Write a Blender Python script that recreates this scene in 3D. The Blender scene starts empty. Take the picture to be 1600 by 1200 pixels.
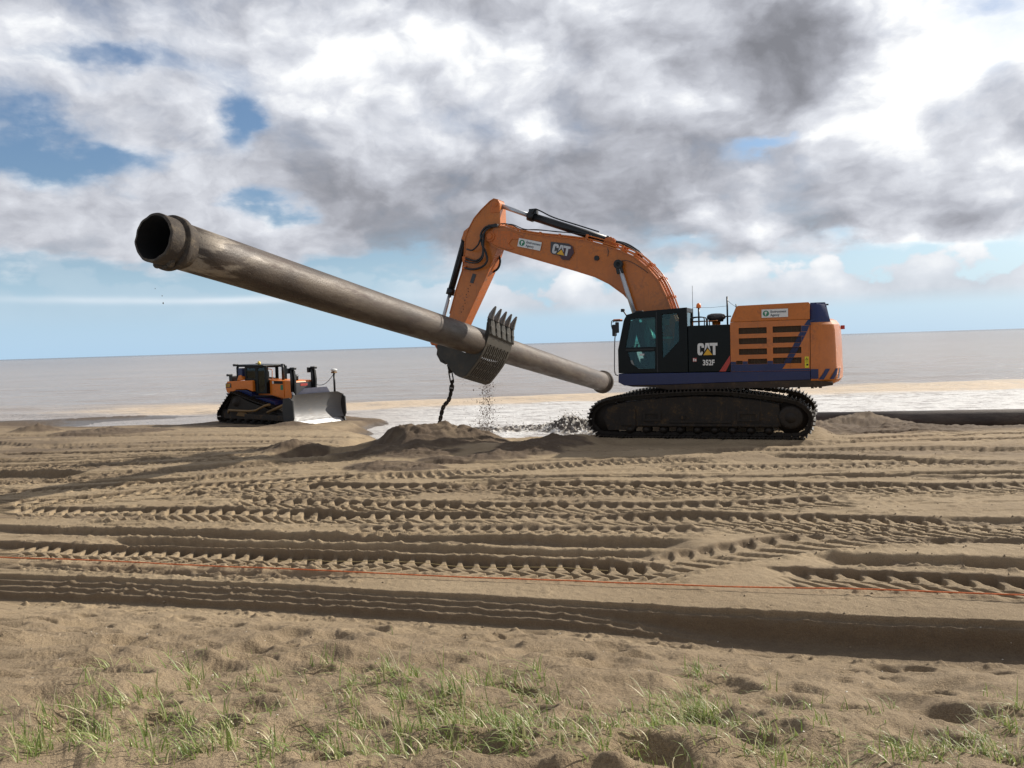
import bpy, math, random
import numpy as np
from mathutils import Vector, Matrix, noise as mnoise
from mathutils.geometry import tessellate_polygon
R = math.radians
sc = bpy.context.scene
C = sc.collection
# ---------------------------------------------------------------- camera
cam_d = bpy.data.cameras.new('camera')
cam = bpy.data.objects.new('camera', cam_d)
C.objects.link(cam)
TH = math.atan(62.5 / 1300)
RO = R(1.75)
Fv = Vector((0, math.cos(TH), -math.sin(TH)))
U0 = Vector((0, math.sin(TH), math.cos(TH)))
Xv = Vector((1, 0, 0))
Rv = math.cos(RO) * Xv - math.sin(RO) * U0
Uv = math.cos(RO) * U0 + math.sin(RO) * Xv
cam.matrix_world = Matrix(((Rv.x, Uv.x, -Fv.x, 0), (Rv.y, Uv.y, -Fv.y, 0), (Rv.z, Uv.z, -Fv.z, 2.5), (0, 0, 0, 1)))
cam_d.sensor_width = 36
cam_d.lens = 1300 / 1600 * 36
cam_d.clip_end = 100000
cam_d.clip_start = 0.05
sc.camera = cam
# ---------------------------------------------------------------- light
SUN_AZ, SUN_EL = R(62), R(31)
sun_dir = Vector((math.sin(SUN_AZ) * math.cos(SUN_EL), math.cos(SUN_AZ) * math.cos(SUN_EL), math.sin(SUN_EL)))
sl = bpy.data.lights.new('sun', 'SUN')
sl.energy = 5.0
sl.angle = R(0.6)
sl.color = (1.0, 0.93, 0.82)
so = bpy.data.objects.new('sun', sl)
C.objects.link(so)
so.rotation_euler = sun_dir.to_track_quat('Z', 'Y').to_euler()
sc.view_settings.view_transform = 'Standard'
sc.view_settings.look = 'None'
sc.view_settings.exposure = 0.20
sc.view_settings.gamma = 1.0
sc.view_settings.use_curve_mapping = False
sc.cycles.max_bounces = 6
sc.cycles.transparent_max_bounces = 12


class NT:
    """small helper that writes node maths as expressions"""
    def __init__(s, tree):
        s.t = tree
        s.n = tree.nodes
        s.l = tree.links

    def put(s, node, i, v):
        if v is None:
            return
        if isinstance(v, (int, float, tuple, list)):
            node.inputs[i].default_value = v
        else:
            s.l.new(v, node.inputs[i])

    def m(s, op, a, b=None, c=None, clamp=False):
        n = s.n.new('ShaderNodeMath')
        n.operation = op
        n.use_clamp = clamp
        s.put(n, 0, a); s.put(n, 1, b); s.put(n, 2, c)
        return n.outputs[0]

    def v(s, op, a, b=None, c=None):
        n = s.n.new('ShaderNodeVectorMath')
        n.operation = op
        s.put(n, 0, a); s.put(n, 1, b); s.put(n, 2, c)
        return n.outputs['Value'] if op in ('DOT_PRODUCT', 'LENGTH', 'DISTANCE') else n.outputs[0]

    def xyz(s, a):
        n = s.n.new('ShaderNodeSeparateXYZ')
        s.put(n, 0, a)
        return n.outputs

    def comb(s, x, y, z):
        n = s.n.new('ShaderNodeCombineXYZ')
        s.put(n, 0, x); s.put(n, 1, y); s.put(n, 2, z)
        return n.outputs[0]

    def noise(s, vec, scale, detail=4, rough=0.5, dist=0.0, col=False, lac=2.0):
        n = s.n.new('ShaderNodeTexNoise')
        n.inputs['Scale'].default_value = scale
        n.inputs['Detail'].default_value = detail
        n.inputs['Roughness'].default_value = rough
        n.inputs['Distortion'].default_value = dist
        n.inputs['Lacunarity'].default_value = lac
        s.put(n, 0, vec)
        return n.outputs['Color'] if col else n.outputs['Fac']

    def ss(s, x, lo, hi, a=0.0, b=1.0):
        n = s.n.new('ShaderNodeMapRange')
        n.interpolation_type = 'SMOOTHSTEP'
        s.put(n, 0, x); s.put(n, 1, lo); s.put(n, 2, hi); s.put(n, 3, a); s.put(n, 4, b)
        return n.outputs[0]

    def lin(s, x, lo, hi, a=0.0, b=1.0):
        n = s.n.new('ShaderNodeMapRange')
        s.put(n, 0, x); s.put(n, 1, lo); s.put(n, 2, hi); s.put(n, 3, a); s.put(n, 4, b)
        return n.outputs[0]

    def mix(s, f, a, b, mode='MIX'):
        n = s.n.new('ShaderNodeMix')
        n.data_type = 'RGBA'
        n.blend_type = mode
        s.put(n, 0, f)
        for i, v in ((6, a), (7, b)):
            if isinstance(v, tuple) and len(v) == 3:
                v = (*v, 1)
            s.put(n, i, v)
        return n.outputs[2]

    def ramp(s, x, stops):
        n = s.n.new('ShaderNodeValToRGB')
        e = n.color_ramp.elements
        while len(e) < len(stops):
            e.new(0.5)
        for k, (p, c) in enumerate(stops):
            e[k].position = p
            e[k].color = (*c, 1)
        s.put(n, 0, x)
        return n.outputs[0]


    def voro(s, vec, scale, detail=4.0, rough=0.5, smooth=0.6):
        n = s.n.new('ShaderNodeTexVoronoi')
        n.feature = 'SMOOTH_F1'
        n.normalize = True
        n.inputs['Scale'].default_value = scale
        n.inputs['Detail'].default_value = detail
        n.inputs['Roughness'].default_value = rough
        n.inputs['Smoothness'].default_value = smooth
        s.put(n, 0, vec)
        return n.outputs['Distance']


# ---------------------------------------------------------------- sky
w = bpy.data.worlds.new('World')
sc.world = w
w.use_nodes = True
T = NT(w.node_tree)
for n in list(T.n):
    T.n.remove(n)
geo = T.n.new('ShaderNodeTexCoord').outputs['Generated']
dx, dy, dz = T.xyz(geo)
sky = T.n.new('ShaderNodeTexSky')
sky.sky_type = 'NISHITA'
sky.sun_disc = False
sky.sun_elevation = SUN_EL
sky.sun_rotation = SUN_AZ
sky.dust_density = 1.2
sky.ozone_density = 2.0
zc = T.m('MAXIMUM', dz, 0.0)
az = T.m('ARCTAN2', dx, dy)
el = T.m('ARCSINE', zc)
den = T.m('ADD', zc, 0.20)
P = T.comb(T.m('DIVIDE', dx, den), T.m('DIVIDE', dy, den), 0.0)
# warped direction so that the placed masses get ragged edges
wn = T.noise(P, 1.5, 7, 0.58, col=True)
wx, wy, wz = T.xyz(wn)
wn2 = T.noise(T.comb(az, T.m('MULTIPLY', el, 1.6), 3.7), 6.0, 6, 0.55, col=True)
vx, vy, vz = T.xyz(wn2)
azw = T.m('ADD', az, T.m('ADD', T.m('MULTIPLY_ADD', wx, 0.20, -0.10), T.m('MULTIPLY_ADD', vx, 0.20, -0.10)))
elw = T.m('ADD', el, T.m('ADD', T.m('MULTIPLY_ADD', wy, 0.10, -0.05), T.m('MULTIPLY_ADD', vy, 0.12, -0.06)))
Q = T.comb(azw, elw, 0.0)


def px(x, y):
    d = Fv + Rv * ((x - 800) / 1300) + Uv * ((600 - y) / 1300)
    d.normalize()
    return math.atan2(d.x, d.y), math.asin(d.z)


def blob(x, y, rx, ry, tilt=0.0):
    a, e = px(x, y)
    s = T.v('SUBTRACT', Q, (a, e, 0.0))
    if tilt:
        sx, sy, _ = T.xyz(s)
        c, q = math.cos(R(tilt)), math.sin(R(tilt))
        s = T.comb(T.m('ADD', T.m('MULTIPLY', sx, c), T.m('MULTIPLY', sy, q)),
                   T.m('SUBTRACT', T.m('MULTIPLY', sy, c), T.m('MULTIPLY', sx, q)), 0.0)
    s = T.v('MULTIPLY', s, (1300.0 / rx, 1300.0 / ry, 0.0))
    return T.m('EXPONENT', T.m('MULTIPLY', T.v('DOT_PRODUCT', s, s), -1.0))


def total(lst, start):
    acc = start
    for (x, y, rx, ry, tl, wgt) in lst:
        acc = T.m('MULTIPLY_ADD', blob(x, y, rx, ry, tl), wgt, acc)
    return acc


# clear patches (negative) and thick masses (positive)
COVER = [(35, 200, 95, 50, -8, -.85), (215, 240, 80, 28, -12, -.60), (385, 185, 38, 50, 0, -.62), (200, 95, 120, 16, 4, -.42),
         (425, 318, 45, 20, 12, -.65), (1225, 212, 70, 13, 12, -.55), (1180, 90, 160, 80, 0, .35), (1300, 130, 90, 60, 0, .2), (560, 420, 130, 22, 0, -.55), (80, 425, 240, 20, 0, -.45),
         (1030, 372, 60, 18, 0, -.35), (1370, 400, 190, 28, 2, -.62), (1560, 395, 80, 20, 0, -.4), (900, 455, 90, 20, 0, -.35),
         (250, 500, 420, 60, 0, -.5), (1230, 520, 500, 30, 0, -.35)]
SHADE = [(600, 330, 190, 80, -14, -.24), (720, 270, 150, 60, -30, -.10), (1000, 290, 200, 50, -8, -.24), (1180, 120, 170, 75, 30, -.34), (1270, 50, 170, 45, -8, -.28),
         (1060, 60, 60, 40, 0, -.10), (1480, 255, 140, 38, -4, -.20), (1320, 368, 190, 30, 6, -.26), (1575, 135, 70, 30, 0, -.34), (690, 400, 160, 26, 4, -.20),
         (210, 325, 140, 35, 0, -.14), (440, 250, 60, 60, 0, -.06), (1430, 215, 60, 30, 20, -.10),
         (1450, 100, 150, 90, 0, .34), (1590, 40, 130, 90, 0, .28), (850, 80, 120, 60, 30, .22), (700, 120, 90, 70, 0, .16), (850, 215, 90, 40, 0, .26),
         (180, 50, 420, 90, 0, .22), (520, 110, 160, 90, 0, .16), (60, 330, 200, 60, 0, .24), (400, 370, 200, 50, 0, .10), (1130, 350, 110, 40, 0, .14),
         (1010, 110, 60, 50, 40, .16), (330, 200, 140, 70, 0, .12), (1000, 410, 500, 34, 0, .16), (760, 230, 1050, 420, 0, .26)]
AE = T.comb(az, T.m('MULTIPLY', el, 1.45), 0.0)
pw = T.v('ADD', AE, T.v('MULTIPLY', T.v('SUBTRACT', wn2, (.5, .5, .5)), (.10, .08, 0.0)))
big = T.noise(P, 1.05, 8, 0.52, 0.2)
mid = T.noise(pw, 8.0, 7, 0.52)
midb = T.noise(T.v('ADD', pw, (.020, .028, 0.0)), 8.0, 7, 0.52)
fin = T.noise(pw, 24.0, 7, 0.55)
cov = T.m('ADD', T.m('MULTIPLY_ADD', big, 1.2, -0.60), 0.60)
cov = T.m('ADD', cov, T.m('ADD', T.m('MULTIPLY_ADD', mid, 0.9, -0.45), T.m('MULTIPLY_ADD', fin, 0.35, -0.175)))
cov = total(COVER, cov)
# thins out towards the horizon
cov = T.m('SUBTRACT', cov, T.ss(el, 0.108, 0.05, 0.0, 0.78))
dens = T.ss(cov, -0.04, 0.60)
# light and shade of the cloud deck: thin edges bright, thick bases grey, puffs lit from the upper right
rel = T.m('SUBTRACT', mid, midb)
sh = T.m('ADD', T.m('MULTIPLY_ADD', mid, 0.80, -0.40), T.m('MULTIPLY_ADD', fin, 0.27, -0.135))
sh = T.m('ADD', sh, T.m('MULTIPLY_ADD', big, 0.7, -0.35))
sh = T.m('ADD', sh, T.m('MULTIPLY', rel, 1.2))
sh = T.m('ADD', sh, 0.30)
sh = T.m('SUBTRACT', sh, T.ss(cov, 0.7, 1.5, 0.0, 0.16))
sh = T.m('ADD', sh, T.ss(cov, 0.55, 0.10, 0.0, 0.14))
sun_d = T.v('DOT_PRODUCT', geo, tuple(sun_dir))
sh = T.m('ADD', sh, T.ss(sun_d, 0.55, 1.0, 0.0, 0.50))
sh = total(SHADE, sh)
ccol = T.ramp(sh, [(0.0, (0.205, 0.21, 0.235)), (0.26, (0.30, 0.308, 0.345)), (0.52, (0.455, 0.47, 0.52)),
                   (0.78, (0.66, 0.68, 0.73)), (1.0, (0.94, 0.95, 0.95))])
# low heaps of cumulus beyond the main deck
cu_n = T.noise(T.comb(T.m('MULTIPLY', az, 1.0), T.m('MULTIPLY', el, 1.3), 5.0), 15.0, 8, 0.50, 0.0)
cu_c = T.noise(T.comb(az, 0.0, 9.0), 7.0, 2, 0.5)
cu_h = T.m('MULTIPLY_ADD', cu_c, 0.11, 0.028)
cu_top = T.m('ADD', cu_h, T.m('MULTIPLY_ADD', cu_n, 0.20, -0.10))
cu = T.m('MULTIPLY', T.ss(T.m('SUBTRACT', cu_top, el), -0.003, 0.012), T.ss(el, 0.026, 0.050))
cu = T.m('MULTIPLY', cu, T.ss(az, -0.18, 0.0, 0.12, 1.0))
cu_col = T.ramp(T.m('ADD', T.m('MULTIPLY_ADD', cu_n, 1.6, -0.45), T.ss(el, 0.04, 0.09, 0.0, 0.35)),
                [(0.0, (0.46, 0.50, 0.56)), (0.6, (0.66, 0.69, 0.74)), (1.0, (0.92, 0.92, 0.92))])
_s = T.v('MULTIPLY', T.v('SUBTRACT', T.comb(az, T.m('ADD', el, T.m('MULTIPLY_ADD', vy, 0.010, -0.005)), 0.0), (*px(330, 468), 0.0)), (1300.0 / 250, 1300.0 / 5, 0.0))
streak = T.m('MULTIPLY', T.m('EXPONENT', T.m('MULTIPLY', T.v('DOT_PRODUCT', _s, _s), -1.0)), T.m('MULTIPLY', vx, 0.9))
# clear air: the Nishita sky, paler towards the horizon
skyc = T.v('SCALE', sky.outputs[0], None)
T.n[-1].inputs['Scale'].default_value = 0.085
skyc = T.v('MULTIPLY', skyc, (0.95, 1.06, 1.17))
base = T.mix(T.ss(el, 0.16, 0.0, 0.0, 0.80), skyc, (0.46, 0.66, 0.86))
base = T.mix(streak, base, (0.85, 0.88, 0.92))
base = T.mix(T.m('MULTIPLY', cu, 0.95), base, cu_col)
full = T.mix(T.m('MULTIPLY', dens, T.ss(el, 0.02, 0.10, 0.55, 1.0)), base, ccol)
bg = T.n.new('ShaderNodeBackground')
T.l.new(full, bg.inputs[0])
bg.inputs[1].default_value = 1.0
out = T.n.new('ShaderNodeOutputWorld')
T.l.new(bg.outputs[0], out.inputs[0])
w.cycles.sampling_method = 'MANUAL'
w.cycles.sample_map_resolution = 512


# ---------------------------------------------------------------- materials
def new_mat(name):
    m = bpy.data.materials.new(name)
    m.use_nodes = True
    t = NT(m.node_tree)
    bs = m.node_tree.nodes['Principled BSDF']
    return m, t, bs


def wpos(t):
    return t.n.new('ShaderNodeNewGeometry').outputs['Position']


def opos(t):
    return t.n.new('ShaderNodeTexCoord').outputs['Object']


def bump(t, bs, h, strength, dist):
    b = t.n.new('ShaderNodeBump')
    b.inputs['Strength'].default_value = strength
    b.inputs['Distance'].default_value = dist
    t.l.new(h, b.inputs['Height'])
    t.l.new(b.outputs[0], bs.inputs['Normal'])
    return b


def simple(name, col, rough=0.5, metal=0.0, dirt=0.0, dirt_col=(0.16, 0.12, 0.085), var=0.12, scale=3.0, bmp=0.0, coat=0.0, low=None):
    """painted or bare metal with grime; low=(z0,z1): mud gathers towards z0"""
    m, t, bs = new_mat(name)
    p = opos(t)
    n1 = t.noise(p, scale, 6, 0.6)
    n2 = t.noise(p, scale * 6, 5, 0.65)
    c = t.mix(t.ss(n1, 0.3, 0.7), tuple(x * (1 - var) for x in col), tuple(min(1, x * (1 + var)) for x in col))
    f = t.m('MULTIPLY', t.ss(t.m('ADD', t.m('MULTIPLY', n1, 0.6), t.m('MULTIPLY', n2, 0.4)), 0.50, 0.66), dirt)
    if dirt > .3:
        st = t.noise(t.v('MULTIPLY', p, (14.0, 14.0, 1.1)), 1.0, 5, .65)
        sp = t.noise(p, 38.0, 3, .6)
        f = t.m('MAXIMUM', f, t.m('MULTIPLY', t.ss(st, .56, .70), dirt * .7))
        f = t.m('MAXIMUM', f, t.m('MULTIPLY', t.ss(sp, .66, .72), dirt * .8))
    if low:
        z = t.xyz(p)[2]
        lowf = t.m('MULTIPLY', t.ss(z, low[1], low[0]), t.ss(n2, 0.30, 0.6, 0.25, 1.0))
        f = t.m('MAXIMUM', f, t.m('MULTIPLY', lowf, 0.85))
    c = t.mix(f, c, dirt_col)
    t.l.new(c, bs.inputs['Base Color'])
    t.put(bs, 'Roughness', t.m('ADD', rough, t.m('MULTIPLY', t.m('SUBTRACT', n2, 0.5), 0.25), clamp=True) if rough < 0.9 else rough)
    if dirt > 0.2 and rough < 0.6:
        t.put(bs, 'Roughness', t.m('MAXIMUM', t.m('MULTIPLY', f, 0.8), rough))
    bs.inputs['Metallic'].default_value = metal
    if coat:
        bs.inputs['Coat Weight'].default_value = coat
    if bmp:
        bump(t, bs, n2, bmp, 0.02)
    return m


def flat(name, col, rough=0.5, metal=0.0):
    m, t, bs = new_mat(name)
    n = t.noise(opos(t), 20, 4)
    t.l.new(t.mix(n, tuple(x * 0.9 for x in col), tuple(min(1, x * 1.08) for x in col)), bs.inputs['Base Color'])
    bs.inputs['Roughness'].default_value = rough
    bs.inputs['Metallic'].default_value = metal
    return m


# ---------------------------------------------------------------- ground heights
def _hash(ix, iy, seed):
    h = (ix.astype(np.int64) * 374761393 + iy.astype(np.int64) * 668265263 + seed * 2147483647) & 0xFFFFFFFF
    h = ((h ^ (h >> 13)) * 1274126177) & 0xFFFFFFFF
    h = h ^ (h >> 16)
    return (h & 0xFFFF) / 65535.0


def vnoise(x, y, s, seed=0):
    x = x / s + 1000.5
    y = y / s + 1000.5
    ix = np.floor(x); iy = np.floor(y)
    fx = x - ix; fy = y - iy
    fx = fx * fx * fx * (fx * (fx * 6 - 15) + 10)
    fy = fy * fy * fy * (fy * (fy * 6 - 15) + 10)
    a = _hash(ix, iy, seed); b = _hash(ix + 1, iy, seed)
    c = _hash(ix, iy + 1, seed); d = _hash(ix + 1, iy + 1, seed)
    return (a + (b - a) * fx) * (1 - fy) + (c + (d - c) * fx) * fy - 0.5


def fbm(x, y, s, o=4, seed=0, g=0.5):
    t = np.zeros_like(x); amp = 1.0
    for k in range(o):
        cx, sx = math.cos(k * 0.9), math.sin(k * 0.9)
        t += amp * vnoise(x * cx - y * sx, x * sx + y * cx, s, seed + k * 17)
        s *= 0.5; amp *= g
    return t


def sm(x, a, b):
    t = np.clip((x - a) / (b - a), 0, 1)
    return t * t * (3 - 2 * t)


def curve(pts, x):
    """smooth curve through the points, y as a function of x"""
    p = sorted(pts)
    X = np.array([q[0] for q in p]); Y = np.array([q[1] for q in p])
    d = np.diff(Y) / np.diff(X)
    mm = np.concatenate([[d[0]], (d[:-1] + d[1:]) / 2, [d[-1]]])
    i = np.clip(np.searchsorted(X, x) - 1, 0, len(X) - 2)
    h = X[i + 1] - X[i]
    t = (x - X[i]) / h
    tc = np.clip(t, 0, 1)
    y = (2 * tc**3 - 3 * tc**2 + 1) * Y[i] + (tc**3 - 2 * tc**2 + tc) * h * mm[i] + (-2 * tc**3 + 3 * tc**2) * Y[i + 1] + (tc**3 - tc**2) * h * mm[i + 1]
    y = y + np.where(t < 0, t * h * mm[i], 0) + np.where(t > 1, (t - 1) * h * mm[i + 1], 0)
    slope = (mm[i] * (1 - tc) + mm[i + 1] * tc)
    return y, slope


T0N = [(-12, 10.4), (-6.742, 8.576), (-5.177, 8.204), (-3.037, 7.624), (-1.165, 7.054), (0.453, 6.604), (1.9, 6.273), (3.657, 5.937), (4.481, 5.798), (9, 5.0)]
T0F = [(-12, 11.2), (-7.842, 10.002), (-6.043, 9.606), (-3.589, 9.054), (-1.388, 8.492), (0.556, 7.955), (2.266, 7.463), (4.32, 7.012), (5.274, 6.827), (9, 6.1)]
RUTS = [
    # points, half width, depth, kind, pitch, x range, lug height
    ([(-14, 32.6), (0, 28)], .40, .08, 'plain', .2, (-40, -4), .03),
    ([(-19, 30.0), (-14.1, 26.9), (-6, 25.6)], .45, .10, 'plain', .2, (-40, -6.2), .03),
    ([(-20, 25.8), (-15.1, 24.5), (-7, 22.9)], .40, .11, 'lug', .22, (-40, -6.6), 0.039),
    ([(-20, 23.2), (-13.4, 21.6), (-8.2, 21.1)], .38, .08, 'plain', .2, (-40, -7.4), .03),
    ([(-20, 21.0), (-12.4, 20.0), (-8.5, 20.3), (-5, 20.9)], .42, .09, 'lug', .22, (-40, -6.2), 0.039),
    ([(-15, 18.7), (-11.3, 18.2), (-9.5, 17.6)], .60, .16, 'plain', .2, (-30, -9.2), .03),
    ([(-12, 16.6), (-8.5, 17.4), (-5, 18.6), (-3, 19.0)], .5, .05, 'rough', .2, (-14, -3), .03),
    ([(4.3, 18.25), (5.6, 18.3), (6.86, 17.9), (8.15, 17.7), (10.6, 17.2), (14, 16.5)], .32, .10, 'cleat', .2, (4.0, 30), .03),
    ([(3.5, 19.6), (6.5, 19.3), (9, 19.5), (14, 19.0)], .40, .09, 'cleat', .2, (5.4, 30), .035),
    ([(5.1, 17.5), (6.5, 16.8), (7.7, 16.1), (8.4, 15.7), (9.3, 15.2), (12.8, 14.0)], .30, .17, 'rough', .2, (5.2, 30), .03),
    ([(-16, 28.6), (-9, 27.6), (-5, 27.0)], .35, .09, 'lug', .22, (-30, -5.5), 0.052),
    ([(-14, 22.4), (-9, 22.0), (-6.6, 21.9)], .22, .07, 'cleat', .2, (-30, -6.6), .03),
    ([(-13, 19.4), (-9, 19.0), (-6, 19.6), (-4, 19.9)], .34, .08, 'lug', .24, (-30, -4.4), 0.065),
    ([(3.0, 20.3), (7.8, 20.4), (11, 21.0), (16, 20.4)], .35, .10, 'cleat', .2, (8.0, 30), .04),
    ([(7.5, 22.3), (10, 22.6), (16, 22.2)], .35, .10, 'cleat', .2, (8.2, 30), .04),
    ([(-1, 19.2), (1.5, 19.0), (4, 18.9)], .18, .05, 'rough', .2, (-.4, 4.4), .03),
    ([(-3.4, 15.9), (-.8, 16.4), (1.0, 16.85), (2.6, 17.0), (5.1, 16.7)], .36, .07, 'cleat', .19, (-3.0, 4.3), .045),
    ([(-9.6, 13.9), (-7.8, 14.4), (-6.5, 15.1), (-4.6, 15.7), (-3.0, 16.0)], .40, .09, 'lug', .24, (-12, -2.6), .065),
    ([(-10, 15.1), (-8, 15.8), (-6.4, 16.5), (-4.4, 17.1)], .34, .08, 'lug', .22, (-14, -4.4), .055),
    ([(-4.4, 13.9), (-2.7, 14.3), (-1.2, 14.8), (.5, 15.2)], .34, .06, 'rough', .24, (-4.6, .6), .04),
    ([(-6.0, 15.3), (-2.35, 14.85), (1.07, 14.5), (4.6, 13.8), (6.4, 13.2), (7.6, 12.7), (9.0, 12.1), (12, 10.8)], .40, .11, 'slit', .27, (-5.8, 16), .075),
    ([(-3, 15.9), (0, 15.6), (4, 15.0), (8, 13.9)], .14, .05, 'plain', .2, (-2, 10), .03),
    ([(-5.5, 13.95), (-2.1, 13.2), (.13, 12.75), (1.8, 12.5), (3.66, 12.4), (5.6, 12.3), (7.7, 12.0), (10, 11.6)], .40, .10, 'slit', .25, (-4.9, 5.2), .070),
    ([(-10.6, 14.0), (-8.4, 13.5), (-3.8, 12.6), (-1.0, 12.05), (.85, 11.75), (2.6, 11.45), (4.2, 11.1), (6.15, 10.4), (7.4, 10.0), (10, 9.2)], .44, .12, 'slit', .235, (-16, 14), .080),
    ([(-10, 13.0), (-5, 12.0), (-1, 11.2), (3, 10.6)], .22, .06, 'lug', .22, (-2.6, 3.0), .05),
    ([(-9.7, 12.65), (-7.5, 12.1), (-4.9, 11.6), (-1.7, 10.85), (1.4, 10.2), (2.6, 9.95)], .24, .11, 'plain', .2, (-11, 2.4), .03),
    ([(-9.7, 12.1), (-7.5, 11.6), (-4.9, 11.05), (-1.7, 10.3), (1.4, 9.6), (2.6, 9.4)], .17, .10, 'plain', .2, (-5.8, 1.9), .03),
    ([(2.4, 10.2), (4, 10.1), (7, 9.5), (10, 8.9)], .20, .10, 'plain', .2, (3.6, 14), .03),
    ([(1.3, 9.0), (2.2, 9.4), (3.3, 9.85), (4.4, 10.05), (5.6, 9.9), (7, 9.5)], .40, .09, 'slit', .27, (1.3, 5.4), .075),
    ([(3.3, 9.2), (5.0, 8.8), (7, 8.3)], .24, .12, 'rough', .2, (3.2, 12), .04),
    ([(-8.86, 11.32), (-6.86, 10.87), (-4.05, 10.22), (-1.57, 9.60), (.64, 9.04), (1.65, 8.80), (2.9, 8.52), (4.83, 7.98), (5.83, 7.7), (9, 6.9)], .38, .16, 'lug', .20, (-14, 1.9), .105),
    ([(-8.86, 11.32), (-6.86, 10.87), (-4.05, 10.22), (-1.57, 9.60), (.64, 9.04), (1.65, 8.80), (2.9, 8.50), (4.83, 7.94), (5.83, 7.66), (9, 6.9)], .36, .14, 'slit', .26, (2.5, 14), .095),
    ([(-16, 17.9), (-9, 16.6), (-4, 16.9)], .12, .06, 'plain', .2, (-30, -5), .03),
    ([(3.5, 14.9), (8, 14.4), (14, 12.9)], .16, .08, 'plain', .2, (4.5, 20), .03),
    ([(-5, 17.9), (0, 17.6), (5, 17.55)], .10, .04, 'plain', .2, (-2.4, 4), .03),
    ([(6, 10.9), (9, 10.2), (12, 9.3)], .12, .07, 'plain', .2, (5.4, 20), .03),
    ([(-12, 14.9), (-7, 13.0), (-3, 13.5)], .13, .06, 'plain', .2, (-14, -5.2), .03),
    ([(-9, 10.55), (-6.9, 10.15), (-4, 9.5), (-1, 8.85), (2, 8.15), (5, 7.45)], .13, .03, 'rough', .2, (-12, -1.6), .03),
    ([(4.5, 12.9), (9, 12.9), (14, 12.2)], .36, .09, 'slit', .25, (5.4, 18), .065),
    ([(-9, 14.75), (-4, 14.45), (-1, 13.95)], .26, .08, 'lug', .21, (-6.5, -1.6), .06),
    ([(5, 9.55), (7, 9.2), (10, 8.4)], .34, .09, 'slit', .25, (5.6, 16), .07),
    ([(-4, 14.25), (2, 13.6), (6, 12.9), (9, 11.9)], .22, .07, 'lug', .22, (-.5, 6.5), .06),
    ([(2, 10.9), (5, 10.35), (8, 9.6)], .26, .08, 'slit', .24, (2.4, 12), .065),
    ([(0, 16.1), (5, 15.8), (10, 15.0)], .30, .07, 'lug', .24, (2.5, 14), .06),
]
rng = np.random.default_rng(4)
PITS = []
for _ in range(520):
    a = rng.uniform(-.9, .9); d = rng.uniform(2.2, 8.6)
    PITS.append((a * d, d, rng.uniform(.05, .14), rng.uniform(.015, .048)))
MOUNDS = [(-1.98, 21.8, 1.5, .46, 1), (-3.15, 21.4, .75, .30, 1), (-1.1, 21.5, .8, .16, 1), (-2.8, 17.4, .7, .10, 1), (-.42, 18.4, .6, .12, 1), (.35, 19.1, .8, .20, 1),
          (-3.4, 20.1, 1.0, .22, 1), (1.5, 21.2, .9, .16, 0), (-1.5, 18.1, .6, .09, 1), (.95, 20.3, .8, .20, 1), (-5.9, 22.0, .9, .28, 1), (-2.3, 19.4, .9, .15, 1), (-.7, 19.7, .9, .20, 0), (-2.0, 17.1, .5, .08, 1),
          (10.6, 27.6, 1.6, .34, 1), (12.2, 28.5, 1.9, .62, 1), (9.4, 26.4, 1.5, .36, 1), (11.2, 24.6, 2.2, .28, 1), (8.6, 24.2, 1.2, .25, 1), (14, 26.2, 2.4, .2, 1),
          (-14.0, 39.6, 1.6, .22, 1), (-12.0, 39.4, 1.2, .16, 1), (-17.5, 36.0, 2.0, .20, 1), (-21.5, 37.5, 1.0, .35, 1), (-10.4, 38.5, 1.0, .2, 1)]
EXC = (5.2, 22.35)


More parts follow.
